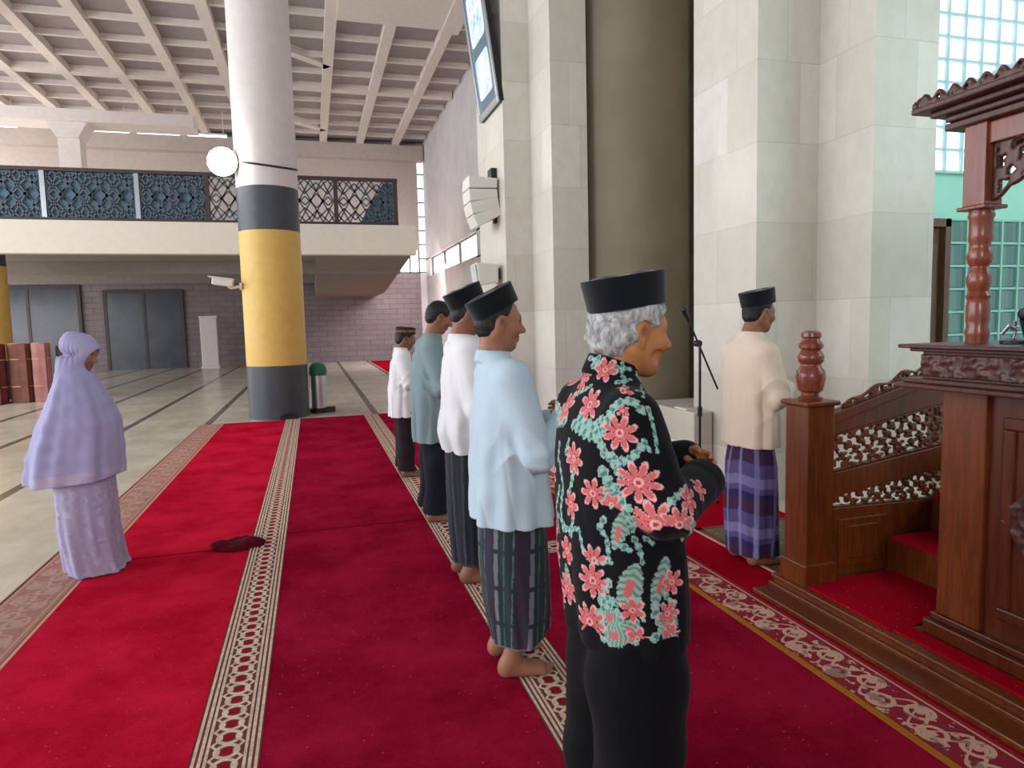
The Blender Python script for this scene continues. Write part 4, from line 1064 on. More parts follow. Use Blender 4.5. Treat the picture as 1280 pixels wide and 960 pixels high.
def songkok(parent, H, back=0.0, tilt=0.2, rx=0.112, ry=0.090, hgt=0.092, z=0.045, x=-0.008, flare=1.05, mat=None, band=None):
    """black oval cap with a flat creased crown"""
    n = 56; V, Q = [], []
    def ring(sx, zf, taper=0.0):
        for i in range(n):
            a = 2 * math.pi * i / n; c, s_ = math.cos(a), math.sin(a)
            px = rx * sx * np.sign(c) * abs(c) ** 0.92; py = ry * sx * np.sign(s_) * abs(s_) ** 0.92 * (1 - 0.04 * c)
            V.append((px, py, zf(px / (rx * sx), py / (ry * sx))))
    crown = lambda d: (lambda a, b_: hgt - d + 0.010 * (1 - abs(b_)) - 0.004)
    ring(0.955, lambda a, b_: 0.010); ring(0.975, lambda a, b_: 0.0); ring(1.0, lambda a, b_: 0.001)
    ring(1.004 + 0.25 * (flare - 1), lambda a, b_: hgt * 0.33); ring(1.0 + 0.7 * (flare - 1), lambda a, b_: hgt * 0.7)
    ring(flare, lambda a, b_: hgt - 0.004); ring(flare - 0.012, lambda a, b_: hgt + 0.0005)
    ring(flare - 0.035, lambda a, b_: hgt - 0.003); ring(0.8, lambda a, b_: hgt - 0.006 + 0.010 * max(0, 1 - abs(b_) * 2.2)); ring(0.45, lambda a, b_: hgt - 0.005 + 0.012 * max(0, 1 - abs(b_) * 1.6)); ring(0.08, lambda a, b_: hgt + 0.004)
    R_ = len(V) // n
    for j in range(R_ - 1):
        for i in range(n): k2 = (i + 1) % n; Q.append((j*n+i, j*n+k2, (j+1)*n+k2, (j+1)*n+i))
    V = np.array(V)
    A = rotY(-tilt)
    V = (V @ A.T + np.array((x, 0, z)))
    V = H.o + (V * H.k) @ H.R.T
    b = MB(); b.v = [tuple(v) for v in V]; b.f = Q + [tuple((R_-1)*n + i for i in range(n))]
    return b.build('cap', mat or MAT['velvet'], parent, smooth=True)

def hair(parent, H, mat, grow=0.006, nape=-0.075, front=0.055, curls=0.0, h=0.005, top=True, temple=-0.02):
    f = F(H.o - 0.17, H.o + 0.17, h); k, R = H.k, H.R
    f.ell(H.P(-0.012, 0, 0.030), np.array((0.098, 0.076, 0.086)) * k + grow * k, 0, 'u', R)
    f.ell(H.P(-0.040, 0, -0.022), np.array((0.062, 0.066, 0.060)) * k + grow * k, 0.02, 'u', R)
    if curls:
        for s_ in (-1, 1): f.ell(H.P(-0.062, s_ * 0.035, -0.012), np.array((0.052, 0.042, 0.056)) * k, 0.02, 'u', R)
        f.ell(H.P(-0.075, 0, -0.02), np.array((0.05, 0.05, 0.06)) * k, 0.02, 'u', R)
    # hairline: keep behind a slanting plane, above the nape
    for nrm, pt in (((1.0, 0, -0.55), (front, 0, 0.045)), ((0.25, 0, -1.0), (-0.06, 0, nape))):
        n = R @ np.array(nrm); p = H.P(*pt); f.cut(n, float(n @ p), 0.004)
    for s_ in (-1, 1):                     # round the ear and off the cheek
        f.ell(H.P(0.004, s_ * 0.085, -0.020), np.array((0.034, 0.03, 0.046)) * k, 0.004, 's', R)
        f.ell(H.P(0.055, s_ * 0.075, -0.050), np.array((0.062, 0.05, 0.070)) * k, 0.004, 's', R)
    if curls:
        n1, n2 = Noise(95, seed=11), Noise(190, seed=12); f.warp(lambda x, y, z: curls * (0.9 * n1(x, y, z) + 0.5 * n2(x, y, z)))
    else:
        n1 = Noise(140, seed=13); f.warp(lambda x, y, z: 0.0015 * n1(x, y, z))
    return f.build('hair', mat, parent)

SKIN = lin(150, 98, 70)

def joints(Ht, lean=0.0, **kw):
    """default standing joints for a stature (crown height) with the arms folded at the waist"""
    k = Ht / 1.70
    d = dict(k=k, head=(0.055 + lean, 0, Ht - 0.112), neck=(0.0 + lean * 0.6, 0, 1.445 * k), shoulder=(0.0 + lean * 0.4, 0.178 * k, 1.375 * k),
             elbow=((0.03, 0.245 * k, 1.085 * k), (0.03, 0.245 * k, 1.085 * k)), wrist=((0.215, 0.075 * k, 1.10 * k), (0.205, 0.035 * k, 1.075 * k)),
             hip=(-0.005, 0.085 * k, 0.90 * k), knee=(0.01, 0.095 * k, 0.48 * k), ankle=((-0.01, -0.10 * k, 0.085 * k), (-0.01, 0.10 * k, 0.085 * k)),
             hand_dir=((0.25, 1.0, 0.0), (0.25, -1.0, -0.05)), hand_up=((1, 0, 0.3), (1, 0, 0.3)), curl=(0.45, 0.35), skin=SKIN)
    d.update(kw); return d
def torso_profile(k, zh, hem, waist, chest, hw_hem, hw_chest, neck_x=0.0):
    """rows: z, back, front, half width"""
    return [(zh, hem[0], hem[1], hw_hem), (0.90 * k, (hem[0] * 0.6 + waist[0] * 0.4), (hem[1] * 0.5 + waist[1] * 0.5), hw_hem * 0.98), (1.05 * k, waist[0], waist[1], hw_chest * 0.94),
            (1.20 * k, chest[0], chest[1], hw_chest), (1.30 * k, chest[0] * 0.98, chest[1] * 0.93, hw_chest * 0.97), (1.365 * k, chest[0] * 0.82 + neck_x * 0.2, chest[1] * 0.78, hw_chest * 0.86),
            (1.41 * k, -0.072 + neck_x, 0.075 + neck_x, hw_chest * 0.60), (1.445 * k, -0.062 + neck_x, 0.062 + neck_x, 0.075)]
FL = 0.0155

# man in pale blue shirt and striped sarong
def pale_blue_man():
    Ht = 1.615
    c = joints(Ht, 0.0, pitch=0.06, head=(-0.028, 0, Ht - 0.112), hk=0.99, h=0.005, neck=(-0.058, 0, 1.36), shoulder=(-0.02, 0.175, 1.275),
               elbow=((0.055, 0.245, 0.965), (0.03, 0.245, 0.985)), wrist=((0.235, 0.075, 1.10), (0.22, 0.03, 1.07)), hand_dir=((0.15, 1.0, 0.15), (0.2, -1.0, 0.1)),
               ankle=((-0.035, -0.10, 0.082), (-0.03, 0.10, 0.082)), curl=(0.5, 0.35), skin=lin(158, 108, 84))
    c['torso'] = [(0.665, -0.165, 0.180, 0.232), (0.80, -0.160, 0.165, 0.225), (0.95, -0.150, 0.145, 0.215), (1.10, -0.142, 0.128, 0.212), (1.20, -0.135, 0.110, 0.208), (1.275, -0.125, 0.075, 0.180), (1.325, -0.112, 0.035, 0.120), (1.37, -0.108, 0.005, 0.075)]
    o, H = man('man in pale blue long shirt, black cap and striped grey-green sarong', (0.785, 2.78, FL), 0.0, c)
    shirt(o, c, lin(188, 208, 220), 0.005, seed=3, fold_amp=0.008, hem_fold=0.008)
    def stripes(V):
        th = np.arctan2(V[:, 1], V[:, 0]); u = (th - 0.25 * (V[:, 2] - 0.4)) * 0.19
        base = np.repeat(lin(44, 60, 62)[None, :], len(V), 0)
        def put(m, col): base[m] = col
        s = (u / 0.19) % 0.9
        put(s < 0.36, lin(58, 50, 64)); put((s > 0.36) & (s < 0.48), lin(116, 124, 128)); put((s > 0.62) & (s < 0.66), lin(78, 98, 92))
        put((s > 0.85) & (s < 0.88), lin(104, 114, 118))
        put((np.abs((V[:, 2] % 0.16) - 0.08) < 0.012), lin(50, 56, 62))
        base[V[:, 2] < 0.135] = lin(120, 124, 134)
        return base
    skirt(o, [(0.125, -0.095, 0.150, 0.165), (0.30, -0.125, 0.160, 0.178), (0.50, -0.140, 0.155, 0.185), (0.72, -0.14, 0.14, 0.185)], stripes, 0.005, seed=4, amp=0.006, hem_tilt=(0.35, 0))
    hair(o, H, MAT['hair_black'], 0.003, nape=-0.062, front=0.03)
    songkok(o, H, tilt=0.52, rx=0.106, ry=0.085, hgt=0.084, z=0.050, x=-0.012)
pale_blue_man()

# man in white shirt and dark sarong, next along the row
def white_shirt_man():
    Ht = 1.675
    c = joints(Ht, 0.0, pitch=0.22, head=(0.035, 0, Ht - 0.115), h=0.006, neck=(-0.015, 0, 1.415), shoulder=(-0.005, 0.175, 1.345),
               elbow=((0.02, 0.235, 1.03), (0.02, 0.235, 1.03)), ankle=((-0.02, -0.10, 0.082), (-0.03, 0.10, 0.082)), skin=lin(140, 92, 70))
    c['torso'] = [(0.77, -0.130, 0.150, 0.215), (0.88, -0.160, 0.150, 0.215), (1.02, -0.125, 0.135, 0.205), (1.18, -0.130, 0.120, 0.205), (1.30, -0.118, 0.100, 0.185), (1.37, -0.085, 0.07, 0.12), (1.425, -0.065, 0.055, 0.075)]
    o, H = man('man in white shirt, black cap and dark sarong just behind the pale blue shirt', (0.835, 3.86, FL), 0.0, c)
    shirt(o, c, lin(228, 226, 228), 0.006, seed=8, fold_amp=0.010, hem_fold=0.009)
    def dk(V):
        th = np.arctan2(V[:, 1], V[:, 0]); b_ = np.repeat(lin(40, 44, 52)[None, :], len(V), 0); b_[((th * 1.4) % 0.7) < 0.12] = lin(66, 74, 78); b_[V[:, 2] < 0.12] = lin(60, 62, 68); return b_
    skirt(o, [(0.105, -0.10, 0.125, 0.15), (0.35, -0.115, 0.13, 0.165), (0.82, -0.125, 0.13, 0.18)], dk, 0.006, seed=5, amp=0.006)
    hair(o, H, MAT['hair_black'], 0.004, nape=-0.07, front=0.03)
    songkok(o, H, tilt=0.62, rx=0.114, ry=0.090, hgt=0.094, z=0.056, x=-0.016)
white_shirt_man()

# bare-headed man in sage shirt
def sage_man():
    Ht = 1.665
    c = joints(Ht, 0.0, pitch=0.38, head=(0.075, 0, Ht - 0.112), h=0.006, neck=(0.01, 0, 1.405), shoulder=(-0.02, 0.185, 1.325),
               elbow=((0.03, 0.255, 1.03), (0.03, 0.255, 1.03)), ankle=((-0.035, -0.11, 0.082), (-0.03, 0.11, 0.082)), skin=lin(146, 98, 76))
    c['torso'] = [(0.615, -0.160, 0.125, 0.215), (0.80, -0.165, 0.135, 0.225), (0.98, -0.160, 0.135, 0.222), (1.15, -0.158, 0.125, 0.222), (1.27, -0.138, 0.100, 0.195), (1.35, -0.085, 0.07, 0.13), (1.41, -0.055, 0.06, 0.075)]
    o, H = man('bare-headed man with short black hair in sage green long shirt and black trousers', (0.865, 5.16, FL), 0.0, c)
    shirt(o, c, lin(128, 148, 150), 0.006, seed=13, fold_amp=0.009, hem_fold=0.006)
    trousers(o, c, lin(26, 28, 38), 0.007, r=(0.12, 0.105, 0.085), seed=6)
    hair(o, H, MAT['hair_black'], 0.011, nape=-0.075, front=0.062)
sage_man()

# boy at the far end of the row
def boy():
    Ht = 1.475; k = Ht / 1.70
    c = joints(Ht, 0.0, pitch=0.22, head=(0.045, 0, Ht - 0.112), hk=0.93, h=0.006, hipw=0.62, ankle=((-0.0, -0.09, 0.075), (-0.01, 0.09, 0.075)), skin=lin(124, 84, 66))
    c['torso'] = [(0.60, -0.140, 0.125, 0.190), (0.85, -0.135, 0.118, 0.188), (1.03, -0.122, 0.105, 0.18), (1.13, -0.11, 0.09, 0.165), (1.20, -0.075, 0.065, 0.11), (1.255, -0.055, 0.05, 0.068)]
    o, H = man('boy in white shirt and patterned brown cap at the far end of the row', (0.835, 6.76, FL), 0.0, c)
    shirt(o, c, lin(226, 222, 224), 0.006, seed=17, fold_amp=0.009, hem_fold=0.005)
    trousers(o, c, lin(40, 28, 34), 0.007, r=(0.105, 0.085, 0.082), seed=9)
    hair(o, H, MAT['hair_black'], 0.006, nape=-0.07, front=0.05)
    m = M('embroidered_cap_cloth', 0.8, 0.2); zz = m.z
    br = ((zz - (H.o[2] + 0.075)).abs()).lt(0.012)
    m.color(m.mix(br * 0.9, rgb(52, 38, 40), m.mix(m.noise(90, 2).gt(0.5), rgb(150, 110, 70), rgb(84, 52, 44))))
    songkok(o, H, tilt=0.12, rx=0.104, ry=0.086, hgt=0.072, z=0.048, flare=1.02, mat=m.m)
boy()

# old man in batik shirt in the foreground
BATIK = {'flowers':[([-0.125,-0.078,1.27],0.0442,7,3.2,0.6),([-0.108,-0.233,1.212],0.0483,8,3.2,0),([-0.168,-0.061,1.118],0.0463,7,3.2,0.3),([-0.148,-0.146,1.037],0.0422,7,3.2,0.9),([-0.074,-0.27,1.088],0.0563,9,3.2,0.2),([-0.172,-0.041,0.982],0.0422,6,3.2,0.5),([-0.115,-0.195,1.015],0.0322,6,1.9,1.5),([-0.048,-0.313,0.986],0.0603,9,2.2,2.2),([0.001,-0.344,0.989],0.0463,8,1.9,1.4),([-0.147,-0.134,0.789],0.0503,8,3.2,0.4),([-0.151,-0.118,0.665],0.0543,9,2.4,1.6),([-0.167,0.005,0.832],0.0422,6,3.2,0.2),([-0.162,0.024,0.709],0.0483,7,3.2,0.8),([-0.07,-0.22,0.728],0.0362,6,3.2,0.1),([-0.071,-0.066,1.364],0.0342,6,3.2,0.3),([-0.1,0.027,1.327],0.0342,7,3.2,0.7),([-0.139,0.07,1.245],0.0503,7,3.2,0),([0.118,-0.249,1.045],0.0302,6,3.2,0.2),([0.046,-0.314,1.042],0.0362,6,3.2,0.9),([-0.144,-0.141,0.848],0.0442,8,1.7,1.57),([0.03,-0.228,0.707],0.0382,6,3.2,0.5),([-0.07,-0.176,1.315],0.0302,6,1.7,1.2),([0.045,-0.226,0.793],0.0362,6,3.2,0.3),([-0.097,-0.231,1.269],0.0161,6,3.2,0),([-0.058,-0.223,0.648],0.0342,5,1.7,1.9),([0.04,-0.225,0.642],0.0362,5,1.7,1.9)],'vines':[([[-0.158,-0.039,1.213],[-0.157,-0.077,1.206],[-0.153,-0.107,1.198],[-0.146,-0.13,1.195],[-0.138,-0.15,1.193],[-0.133,-0.174,1.217],[-0.127,-0.198,1.241],[-0.117,-0.207,1.265],[-0.103,-0.206,1.287],[-0.087,-0.22,1.291],[-0.068,-0.227,1.295],[-0.06,-0.243,1.28],[-0.049,-0.252,1.264]],0.015),([[-0.147,-0.059,1.233],[-0.143,-0.107,1.222],[-0.137,-0.147,1.21],[-0.133,-0.164,1.182],[-0.127,-0.175,1.153],[-0.116,-0.197,1.144],[-0.107,-0.22,1.135],[-0.097,-0.242,1.142],[-0.085,-0.259,1.149],[-0.078,-0.266,1.164],[-0.068,-0.27,1.178]],0.0139),([[-0.142,-0.126,1.211],[-0.133,-0.145,1.228],[-0.13,-0.176,1.247],[-0.133,-0.17,1.217],[-0.134,-0.162,1.186],[-0.127,-0.176,1.162],[-0.119,-0.188,1.138],[-0.111,-0.203,1.115],[-0.102,-0.219,1.092]],0.0092),([[-0.169,0.054,1.087],[-0.169,0.039,1.052],[-0.169,0.025,1.017],[-0.171,0.035,0.982],[-0.172,0.045,0.945],[-0.172,0.035,0.917],[-0.171,0.026,0.888],[-0.171,-0.037,0.908],[-0.168,-0.087,0.924],[-0.166,-0.096,0.9],[-0.164,-0.103,0.876],[-0.156,-0.122,0.858],[-0.147,-0.137,0.84],[-0.131,-0.164,0.847],[-0.114,-0.19,0.854]],0.0075),([[-0.169,0.057,1.01],[-0.169,0.073,0.972],[-0.164,0.104,0.929],[-0.166,0.086,0.9],[-0.168,0.067,0.871]],0.0081),([[-0.131,-0.173,1.102],[-0.12,-0.187,1.074],[-0.109,-0.202,1.047],[-0.1,-0.216,1.028],[-0.09,-0.23,1.009],[-0.089,-0.227,0.983],[-0.086,-0.223,0.956],[-0.095,-0.211,0.934],[-0.104,-0.199,0.912],[-0.092,-0.211,0.904],[-0.077,-0.219,0.895]],0.015),([[-0.128,-0.173,0.972],[-0.133,-0.167,0.958],[-0.137,-0.16,0.943],[-0.129,-0.169,0.932],[-0.122,-0.177,0.92]],0.0081),([[-0.066,-0.224,0.928],[-0.057,-0.225,0.91],[-0.049,-0.227,0.893],[-0.047,-0.23,0.876],[-0.046,-0.233,0.86]],0.0075),([[-0.122,-0.177,0.911],[-0.12,-0.18,0.882],[-0.118,-0.184,0.852]],0.0064),([[-0.128,-0.153,0.736],[-0.117,-0.171,0.723],[-0.107,-0.19,0.712],[-0.1,-0.199,0.692],[-0.092,-0.206,0.672],[-0.077,-0.215,0.656],[-0.062,-0.221,0.639]],0.015),([[-0.124,-0.154,0.654],[-0.128,-0.148,0.675],[-0.133,-0.143,0.696],[-0.122,-0.161,0.718],[-0.112,-0.182,0.741],[-0.1,-0.202,0.753],[-0.085,-0.214,0.762]],0.0127),([[-0.113,-0.17,0.623],[-0.103,-0.189,0.639],[-0.091,-0.205,0.654],[-0.076,-0.217,0.67],[-0.059,-0.224,0.684]],0.0127),([[-0.06,-0.27,1.194],[-0.053,-0.275,1.182],[-0.047,-0.28,1.17]],0.0064),([[-0.037,-0.231,0.927],[-0.025,-0.231,0.917],[-0.013,-0.23,0.907]],0.0069),([[-0.011,-0.241,0.789],[-0.011,-0.241,0.754],[-0.011,-0.242,0.719],[0.001,-0.24,0.695],[0.018,-0.232,0.666],[0.037,-0.226,0.65],[0.056,-0.223,0.634]],0.0127),([[-0.017,-0.243,0.651],[0.004,-0.24,0.668],[0.029,-0.228,0.681]],0.0115),([[-0.072,-0.247,0.987],[-0.07,-0.234,0.966],[-0.071,-0.226,0.947]],0.0092),([[-0.114,-0.206,1.15],[-0.106,-0.218,1.126],[-0.099,-0.23,1.103],[-0.101,-0.22,1.084],[-0.104,-0.211,1.065]],0.0092),([[-0.168,-0.072,1.102],[-0.17,-0.041,1.115],[-0.171,-0.007,1.127],[-0.169,-0.016,1.147],[-0.167,-0.024,1.166]],0.0081),([[-0.119,-0.178,0.797],[-0.124,-0.167,0.776],[-0.128,-0.155,0.754],[-0.116,-0.176,0.747],[-0.105,-0.195,0.74]],0.0115),([[-0.055,-0.229,0.808],[-0.057,-0.227,0.781],[-0.058,-0.225,0.754],[-0.051,-0.228,0.728],[-0.043,-0.232,0.702]],0.0104),([[0.014,-0.23,0.834],[0.005,-0.238,0.812],[-0.0,-0.239,0.787],[0.022,-0.229,0.762],[0.04,-0.226,0.741]],0.0104),([[-0.085,-0.211,0.673],[-0.095,-0.202,0.655],[-0.102,-0.188,0.635],[-0.113,-0.17,0.63],[-0.124,-0.152,0.626]],0.0139),([[0.004,-0.239,0.689],[0.024,-0.229,0.695],[0.04,-0.226,0.705],[0.048,-0.225,0.721],[0.055,-0.225,0.738]],0.0092),([[-0.148,0.076,1.225],[-0.136,0.051,1.256],[-0.121,0.04,1.285],[-0.112,-0.001,1.302],[-0.103,-0.038,1.318]],0.0081),([[-0.03,-0.322,1.027],[-0.017,-0.329,1.044],[0.003,-0.326,1.057],[0.022,-0.316,1.065],[0.047,-0.297,1.071]],0.0092),([[-0.033,-0.245,1.275],[-0.029,-0.256,1.247],[-0.026,-0.266,1.219],[-0.027,-0.276,1.192],[-0.027,-0.284,1.165]],0.0058),([[0.089,-0.209,0.906],[0.039,-0.333,0.966],[0.059,-0.323,0.977]],0.0092),([[-0.166,0.058,1.143],[-0.167,0.063,1.114],[-0.167,0.072,1.084]],0.0069),([[-0.093,-0.005,1.396],[-0.084,-0.041,1.387],[-0.069,-0.062,1.378]],0.0075),([[-0.077,-0.039,1.403],[-0.084,-0.041,1.387],[-0.09,-0.044,1.372]],0.0052),([[-0.05,-0.073,1.37],[-0.026,-0.079,1.367],[0.003,-0.075,1.363]],0.0075),([[-0.022,-0.076,1.382],[-0.026,-0.079,1.366],[-0.034,-0.091,1.351]],0.0052),([[0.022,-0.077,1.344],[0.026,-0.077,1.338],[0.032,-0.075,1.331]],0.0075),([[0.025,-0.068,1.352],[0.031,-0.073,1.335],[0.029,-0.09,1.32]],0.0052),([[-0.095,-0.032,1.376],[-0.085,-0.055,1.364],[-0.074,-0.073,1.351]],0.0075),([[-0.066,-0.066,1.372],[-0.078,-0.066,1.357],[-0.087,-0.059,1.342]],0.0058),([[-0.059,-0.113,1.331],[-0.038,-0.114,1.335],[-0.013,-0.106,1.337]],0.0075),([[-0.032,-0.097,1.346],[-0.038,-0.114,1.335],[-0.048,-0.139,1.324]],0.0058),([[-0.037,-0.192,1.315],[-0.017,-0.186,1.312],[0.021,-0.124,1.302]],0.0069),([[0.024,-0.101,1.317],[-0.017,-0.186,1.312],[-0.034,-0.222,1.301]],0.0052)],'leaves':[([[-0.092,-0.208,0.735],[-0.076,-0.22,0.799],[-0.059,-0.229,0.86]],0.0285),([[-0.015,-0.241,0.746],[0.005,-0.238,0.807],[0.031,-0.226,0.865]],0.0253),([[-0.091,-0.203,0.635],[-0.076,-0.217,0.672],[-0.058,-0.224,0.706]],0.0237),([[0.019,-0.23,0.63],[0.037,-0.227,0.666],[0.055,-0.225,0.702]],0.0222),([[-0.115,-0.195,1.003],[-0.12,-0.186,1.035],[-0.126,-0.18,1.069]],0.0158),([[-0.11,-0.192,0.889],[-0.103,-0.206,0.944],[-0.096,-0.223,1.0]],0.0174),([[-0.018,-0.331,1.004],[0.015,-0.343,0.996],[0.059,-0.323,0.977]],0.019),([[-0.124,-0.153,0.645],[-0.103,-0.19,0.649],[-0.077,-0.214,0.647]],0.0269),([[-0.127,-0.151,0.699],[-0.113,-0.177,0.694],[-0.098,-0.2,0.688]],0.0237),([[-0.168,0.019,0.789],[-0.163,0.015,0.732],[-0.157,0.013,0.673]],0.0174)]}
def old_man():
    c = joints(1.58, 0.0, pitch=0.10, head=(0.045, 0, 1.468), hk=1.08, h=0.0045, age=1.0, neck=(-0.028, 0, 1.345), shoulder=(-0.048, 0.178, 1.235),
               elbow=((0.01, 0.262, 1.0), (0.03, 0.265, 0.99)), wrist=((0.225, 0.09, 1.03), (0.245, 0.02, 1.065)), hand_dir=((0.30, 1.0, 0.12), (0.25, -1.0, 0.1)),
               hip=(0.0, 0.095, 0.84), knee=(0.01, 0.10, 0.45), ankle=((-0.01, -0.12, 0.082), (-0.01, 0.12, 0.082)), curl=(0.55, 0.4), skin=lin(186, 124, 78), sleeve=(0.085, 0.080, 0.066),
               collar_dir=(0.35, 0, 1.0), collar_r=0.076, collar_h=0.03, collar_z=0.012)
    c['torso'] = [(0.578, -0.152, 0.167, 0.228), (0.66, -0.158, 0.170, 0.235), (0.80, -0.168, 0.165, 0.235), (0.95, -0.172, 0.150, 0.230), (1.10, -0.172, 0.130, 0.228), (1.20, -0.165, 0.105, 0.215), (1.265, -0.135, 0.075, 0.170), (1.31, -0.105, 0.050, 0.115), (1.35, -0.085, 0.045, 0.078)]
    o, H = man('old grey-haired man in black batik shirt with pink flowers, nearest the camera', (0.855, 1.82, FL), 0.0, c)
    s_ = shirt(o, c, lin(18, 18, 24), 0.0036, seed=23, fold_amp=0.0045, hem_fold=0.004, col=batik_colors, cuff=0.0)
    trousers(o, c, lin(5, 6, 11), 0.006, r=(0.145, 0.135, 0.125), seed=19)
    hair(o, H, MAT['hair_grey'], 0.013, nape=-0.086, front=0.058, curls=0.0055, h=0.0035)
    songkok(o, H, tilt=0.24, rx=0.1075, ry=0.090, hgt=0.086, z=0.062, x=-0.020, flare=1.08)
    return o
def batik_colors(V):
    rs = np.random.RandomState(5)
    c = np.repeat(lin(13, 13, 19)[None, :], len(V), 0)
    # surface normals estimated from the torso axis: good enough to lay the motifs flat on the cloth
    def tangent(p):
        n = np.array((p[0] + 0.0, p[1], 0.0)); n /= np.linalg.norm(n) + 1e-9
        t = np.array((-n[1], n[0], 0)); return n, t, np.array((0, 0, 1.0))
    TEAL, TEAL2, WHITE = lin(116, 164, 154), lin(78, 126, 120), lin(186, 208, 198)
    PINK, PALE, DEEP = lin(206, 104, 106), lin(230, 170, 166), lin(164, 62, 70)
    def paint(m, col): c[m] = col
    mir = lambda p: [p[0], -p[1] - 0.01, p[2]]         # the same motifs printed on the left half of the shirt
    vines = BATIK['vines'] + [([mir(p) for p in q], w) for q, w in BATIK['vines'] if min(p[1] for p in q) < -0.08]
    leaves = BATIK['leaves'] + [([mir(p) for p in q], w) for q, w in BATIK['leaves'] if min(p[1] for p in q) < -0.08]
    flowers = BATIK['flowers'] + [(mir(q[0]),) + tuple(q[1:]) for q in BATIK['flowers'] if q[0][1] < -0.08]
    for pts, w in vines:
        P = np.array(pts); best = np.full(len(V), 9.0); arc = np.zeros(len(V)); L = 0
        lo, hi = P.min(0) - 0.06, P.max(0) + 0.06; near = np.all((V > lo) & (V < hi), 1); I = np.where(near)[0]; v = V[I]
        if not len(I): continue
        bb = np.full(len(I), 9.0); aa = np.zeros(len(I))
        for a, b_ in zip(P[:-1], P[1:]):
            d = b_ - a; l = np.linalg.norm(d) + 1e-9; t = np.clip(((v - a) @ d) / l ** 2, 0, 1); q = np.linalg.norm(v - a - t[:, None] * d, axis=1)
            u = q < bb; aa[u] = (L + t * l)[u]; bb[u] = q[u]; L += l
        wid = w * (1 + 0.28 * np.sin(aa * 2 * math.pi / 0.022)) * np.clip(1.25 - 0.6 * aa / max(L, 1e-6), 0.4, 1)
        s = bb < wid; c[I[s]] = TEAL; s2 = bb < wid * 0.55; c[I[s2]] = np.where((np.sin(aa[s2] * 2 * math.pi / 0.03) > 0.35)[:, None], TEAL2, lin(150, 190, 176)); s3 = (bb > wid * 0.8) & s; c[I[s3]] = WHITE * 0.85
    for pts, w in leaves:            # feathered wings: white-green fans with a pink heart
        P = np.array(pts); a, b_ = P[0], P[-1]; d = b_ - a; l = np.linalg.norm(d)
        I = np.where(np.linalg.norm(V - (a + b_) / 2, axis=1) < l)[0]; v = V[I]
        t = ((v - a) @ d) / l ** 2; r = v - a - t[:, None] * d; q = np.linalg.norm(r, axis=1)
        n_, tx, tz = tangent((a + b_) / 2); sd = r @ np.cross(n_, d / l)
        wid = w * np.sin(np.clip(t, 0, 1) * math.pi) ** 0.6 * (1 + 0.22 * np.abs(np.sin(t * 26 + sd * 60)))
        s = (t > 0) & (t < 1) & (q < wid); c[I[s]] = np.where((np.sin(t[s] * 40 + np.abs(sd[s]) * 160) > -0.2)[:, None], lin(150, 178, 160), lin(96, 136, 126))
        s2 = (t > 0.25) & (t < 0.62) & (q < wid * 0.38); c[I[s2]] = PINK
    for p, R, npet, fan, rot in flowers:
        p = np.array(p); n_, tx, tz = tangent(p)
        dv = V - p; I = np.where((np.linalg.norm(dv, axis=1) < R * 1.25))[0]; dv = dv[I]
        if not len(I): continue
        x_, y_ = dv @ tx, dv @ tz; rr = np.hypot(x_, y_); ph = np.arctan2(y_, x_) - rot; ph = (ph + math.pi) % (2 * math.pi) - math.pi
        cell = np.abs(((ph / (2 * math.pi) * npet) % 1.0) - 0.5) * 2        # 1 at the petal's axis edge
        lobe = np.cos((((ph / (2 * math.pi) * npet) % 1.0) - 0.5) * math.pi)
        out = R * (0.24 + 0.80 * lobe ** 0.75); ok = (np.abs(ph) < fan)
        s = (rr < out) & ok; c[I[s]] = PINK
        s2 = s & (rr > out * 0.84); c[I[s2]] = PALE
        s3 = s & (rr < out * 0.75) & (cell > 0.82) & (rr > R * 0.2); c[I[s3]] = DEEP
        s4 = rr < R * 0.22; c[I[s4]] = PALE; s5 = rr < R * 0.11; c[I[s5]] = DEEP
    return c

